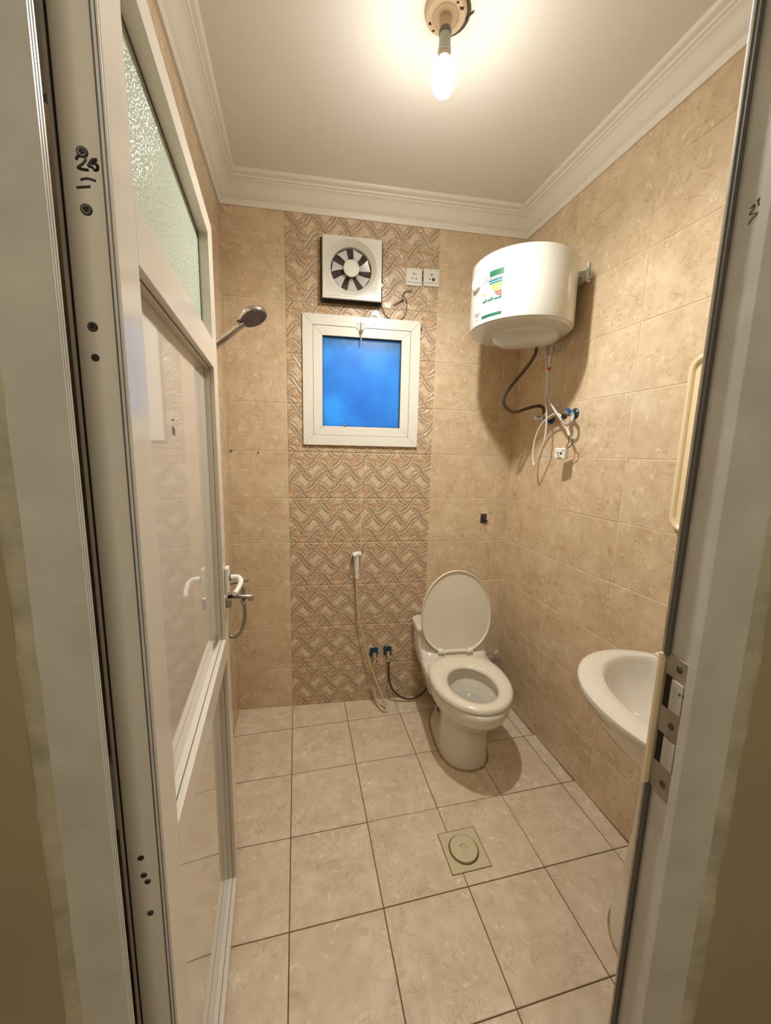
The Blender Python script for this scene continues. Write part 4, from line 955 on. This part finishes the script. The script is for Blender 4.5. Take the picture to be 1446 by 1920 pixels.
for x in (-.086, .080):
    mb = MB(); mb.tube([(x-.013, -.268, .449), (x+.013, -.268, .449)], .0145, 14, smooth=False); build(mb, 'hinge_knuckle', M['white_plastic'], hb)
for x in (-.068, .066):
    mb = MB(); mb.tube([(x-.004, -.276, .445), (x+.004, -.276, .445)], .0125, 12, smooth=False); build(mb, 'hinge_clip', M['seat_plastic'], hb)
mb = MB(); mb.lathe([(.0135, .0), (.0135, .004), (.0001, .004)], (-.088, -.285, .112), Matrix.Rotation(-PI/2, 3, 'Y'), 16); build(mb, 'bolt_hole', M['black'], toilet)
mb = MB(); e0 = egg(.125, .587, .131, .40, .002, 3, 2.3); random.seed(2)
mb.tube([(x*(1+random.uniform(-.012, .012)), y*(1+random.uniform(-.004, .004)), .002) for x, y, z in e0]+[e0[0]], .0042, 6, 2); build(mb, 'sealant_joint', M['stain'], toilet)
# small clear brush holder behind the toilet
bh_ = empty('brush_holder', (1.232, -.165, 0), 0, 'clear plastic holder with a white tip, standing behind the toilet in the corner', 'brush holder')
mb = MB(); mb.lathe([(.026, .0), (.026, .262), (.0245, .262), (.0245, .004)], n=20, cap1=True); build(mb, 'tube', M['clear'], bh_)
mb = MB(); mb.lathe([(.008, .01), (.008, .30)], n=12); build(mb, 'handle', M['clear'], bh_)
mb = MB(); mb.box(-.009, .009, -.006, .006, .285, .312, Matrix.Rotation(.5, 3, 'Y')); o = build(mb, 'tip', M['cable_white'], bh_, bevel=.002); o.location = (-.14, 0, .04)

# ------------------------------------------------------------------ floor drain
dr = empty('floor_drain', (.654, -.995, 0), 0, 'square cream floor drain with a round screw lid in the middle of the floor', 'drain')
mb = MB(); aa = [2*PI*j/48 for j in range(48)]
def sqd(k, z): return [(.0765*k*c_/max(abs(c_), abs(s_)), .0755*k*s_/max(abs(c_), abs(s_)), z) for c_, s_ in ((math.cos(a+PI/4*0), math.sin(a)) for a in aa)]
mb.loft([sqd(1, -.006), sqd(1, .0012), sqd(.985, .002), [(.058*math.cos(a), .058*math.sin(a), .002) for a in aa], [(.058*math.cos(a), .058*math.sin(a), -.008) for a in aa]], False, False)
build(mb, 'frame', M['drain'], dr, smooth=30)
mb = MB(); mb.lathe([(.0585, -.0062), (.0001, -.006)], n=40); build(mb, 'gap', M['dark_gap'], dr)
mb = MB(); mb.lathe([(.0525, -.006), (.0525, .004), (.0515, .0052), (.016, .0056), (.0145, .002), (.0001, .0016)], (.001, .0025, 0), None, 44); build(mb, 'lid', M['drain'], dr, smooth=30)
mb = MB(); mb.box(-.0135, .0135, -.0022, .0022, .0015, .0050, Matrix.Rotation(1.9, 3, 'Z')); build(mb, 'finger_bar', M['drain'], dr, (.001, .0025, 0), bevel=.001)

# ------------------------------------------------------------------ wash basin (right wall)
wbz = empty('wash_basin', RT(-1.405, 0), RZ_R, 'white oval wash basin on a pedestal beside the door frame', 'wash basin')
def oval(cv, a, b_, z, back, n_=72, p=2.0):
    out = []
    for j in range(n_):
        t = 2*PI*j/n_; x = b_*math.copysign(abs(math.cos(t))**(2/p), math.cos(t)); v_ = cv + a*math.copysign(abs(math.sin(t))**(2/p), math.sin(t))
        out.append((x, -max(v_, back), z))
    return out
mb = MB()
mb.loft([oval(.20, .10, .11, .66, .03), oval(.20, .17, .17, .685, .02), oval(.21, .225, .235, .735, .010), oval(.215, .252, .285, .785, .004), oval(.218, .262, .305, .812, .002), oval(.220, .266, .310, .828, .002), oval(.220, .264, .308, .838, .002), oval(.220, .256, .302, .842, .006),
         oval(.195, .222, .262, .842, .075), oval(.192, .215, .256, .838, .082), oval(.190, .210, .250, .825, .090), oval(.190, .195, .235, .790, .098), oval(.195, .17, .205, .745, .105), oval(.20, .12, .14, .712, .11), oval(.205, .03, .03, .702, .17)])
build(mb, 'basin', M['ceramic'], wbz, smooth=50)
mb = MB(); mb.tube([(-.235, -.075, .846), (-.12, -.062, .850), (0, -.058, .851), (.12, -.062, .850), (.235, -.075, .846)], .009, 10); build(mb, 'deck_ridge', M['ceramic'], wbz)
mb = MB()
mb.loft([oval(.185, .146, .144, 0.0, .04), oval(.185, .145, .143, .03, .04), oval(.185, .138, .139, .10, .045), oval(.185, .122, .127, .22, .05), oval(.185, .112, .119, .36, .05), oval(.185, .112, .121, .50, .05), oval(.19, .118, .128, .62, .04), oval(.195, .128, .136, .70, .04)])
build(mb, 'pedestal', M['ceramic'], wbz, smooth=50)
mb = MB(); e0 = [(x*1.01, y, .002) for x, y, z in oval(.185, .147, .145, .0, .04)]; mb.tube(e0+[e0[0]], .003, 6, 2); build(mb, 'sealant_joint', M['stain'], wbz)
mb = MB(); mb.lathe([(.022, 0), (.022, .003), (.016, .004), (.0001, .002)], (.0, -.205, .703), None, 20); build(mb, 'drain_ring', M['chrome'], wbz)
fc = MB(); fc.lathe([(.026, 0), (.026, .008), (.021, .012), (.020, .085), (.012, .095)], (0, -.055, .848), None, 22)
fa = build(fc, 'faucet_body', M['chrome'], wbz)
mb = MB(); mb.tube([(0, -.060, .905), (0, -.10, .915), (0, -.15, .900), (0, -.165, .882)], .011, 12); build(mb, 'faucet_spout', M['chrome'], fa)
mb = MB(); mb.tube([(0, -.055, .945), (0, -.09, .965), (0, -.13, .975)], .007, 10); build(mb, 'faucet_lever', M['chrome'], fa)
bx('wall_sealant', M['ceramic'], wbz, -.245, .245, -.006, 0, .834, .850, bevel=.003)

# ------------------------------------------------------------------ mirror with cream frame
mi = empty('framed_mirror', RT(-1.32, 1.551), RZ_R, 'tall mirror in a rounded cream moulded frame above the wash basin', 'mirror')
def rrect(w, h, r, y, n_=10):
    out = []
    for cx, cz, a0 in ((w-r, h-r, 0), (-w+r, h-r, PI/2), (-w+r, -h+r, PI), (w-r, -h+r, 1.5*PI)):
        for k in range(n_+1): a = a0+PI/2*k/n_; out.append((cx+r*math.cos(a), y, cz+r*math.sin(a)))
    return out
Wm, Hm = .218, .287
mb = MB(); mb.loft([rrect(Wm, Hm, .050, 0), rrect(Wm, Hm, .050, -.014), rrect(Wm-.003, Hm-.003, .047, -.020), rrect(Wm-.009, Hm-.009, .042, -.023), rrect(Wm-.016, Hm-.016, .037, -.020), rrect(Wm-.020, Hm-.020, .034, -.012), rrect(Wm-.034, Hm-.034, .028, -.009), rrect(Wm-.038, Hm-.038, .026, -.014), rrect(Wm-.043, Hm-.043, .024, -.016), rrect(Wm-.048, Hm-.048, .021, -.013), rrect(Wm-.052, Hm-.052, .019, -.006)], False, False)
build(mb, 'frame', M['cream'], mi, smooth=50)
mb = MB(); q = rrect(Wm-.052, Hm-.052, .019, -.0062); mb.add(q, [tuple(range(len(q)))[::-1]]); 
q2 = rrect(Wm-.052, Hm-.052, .019, -.003); mb.add(q2, [tuple(range(len(q2)))]); build(mb, 'mirror_glass', M['mirror'], mi, smooth=0)
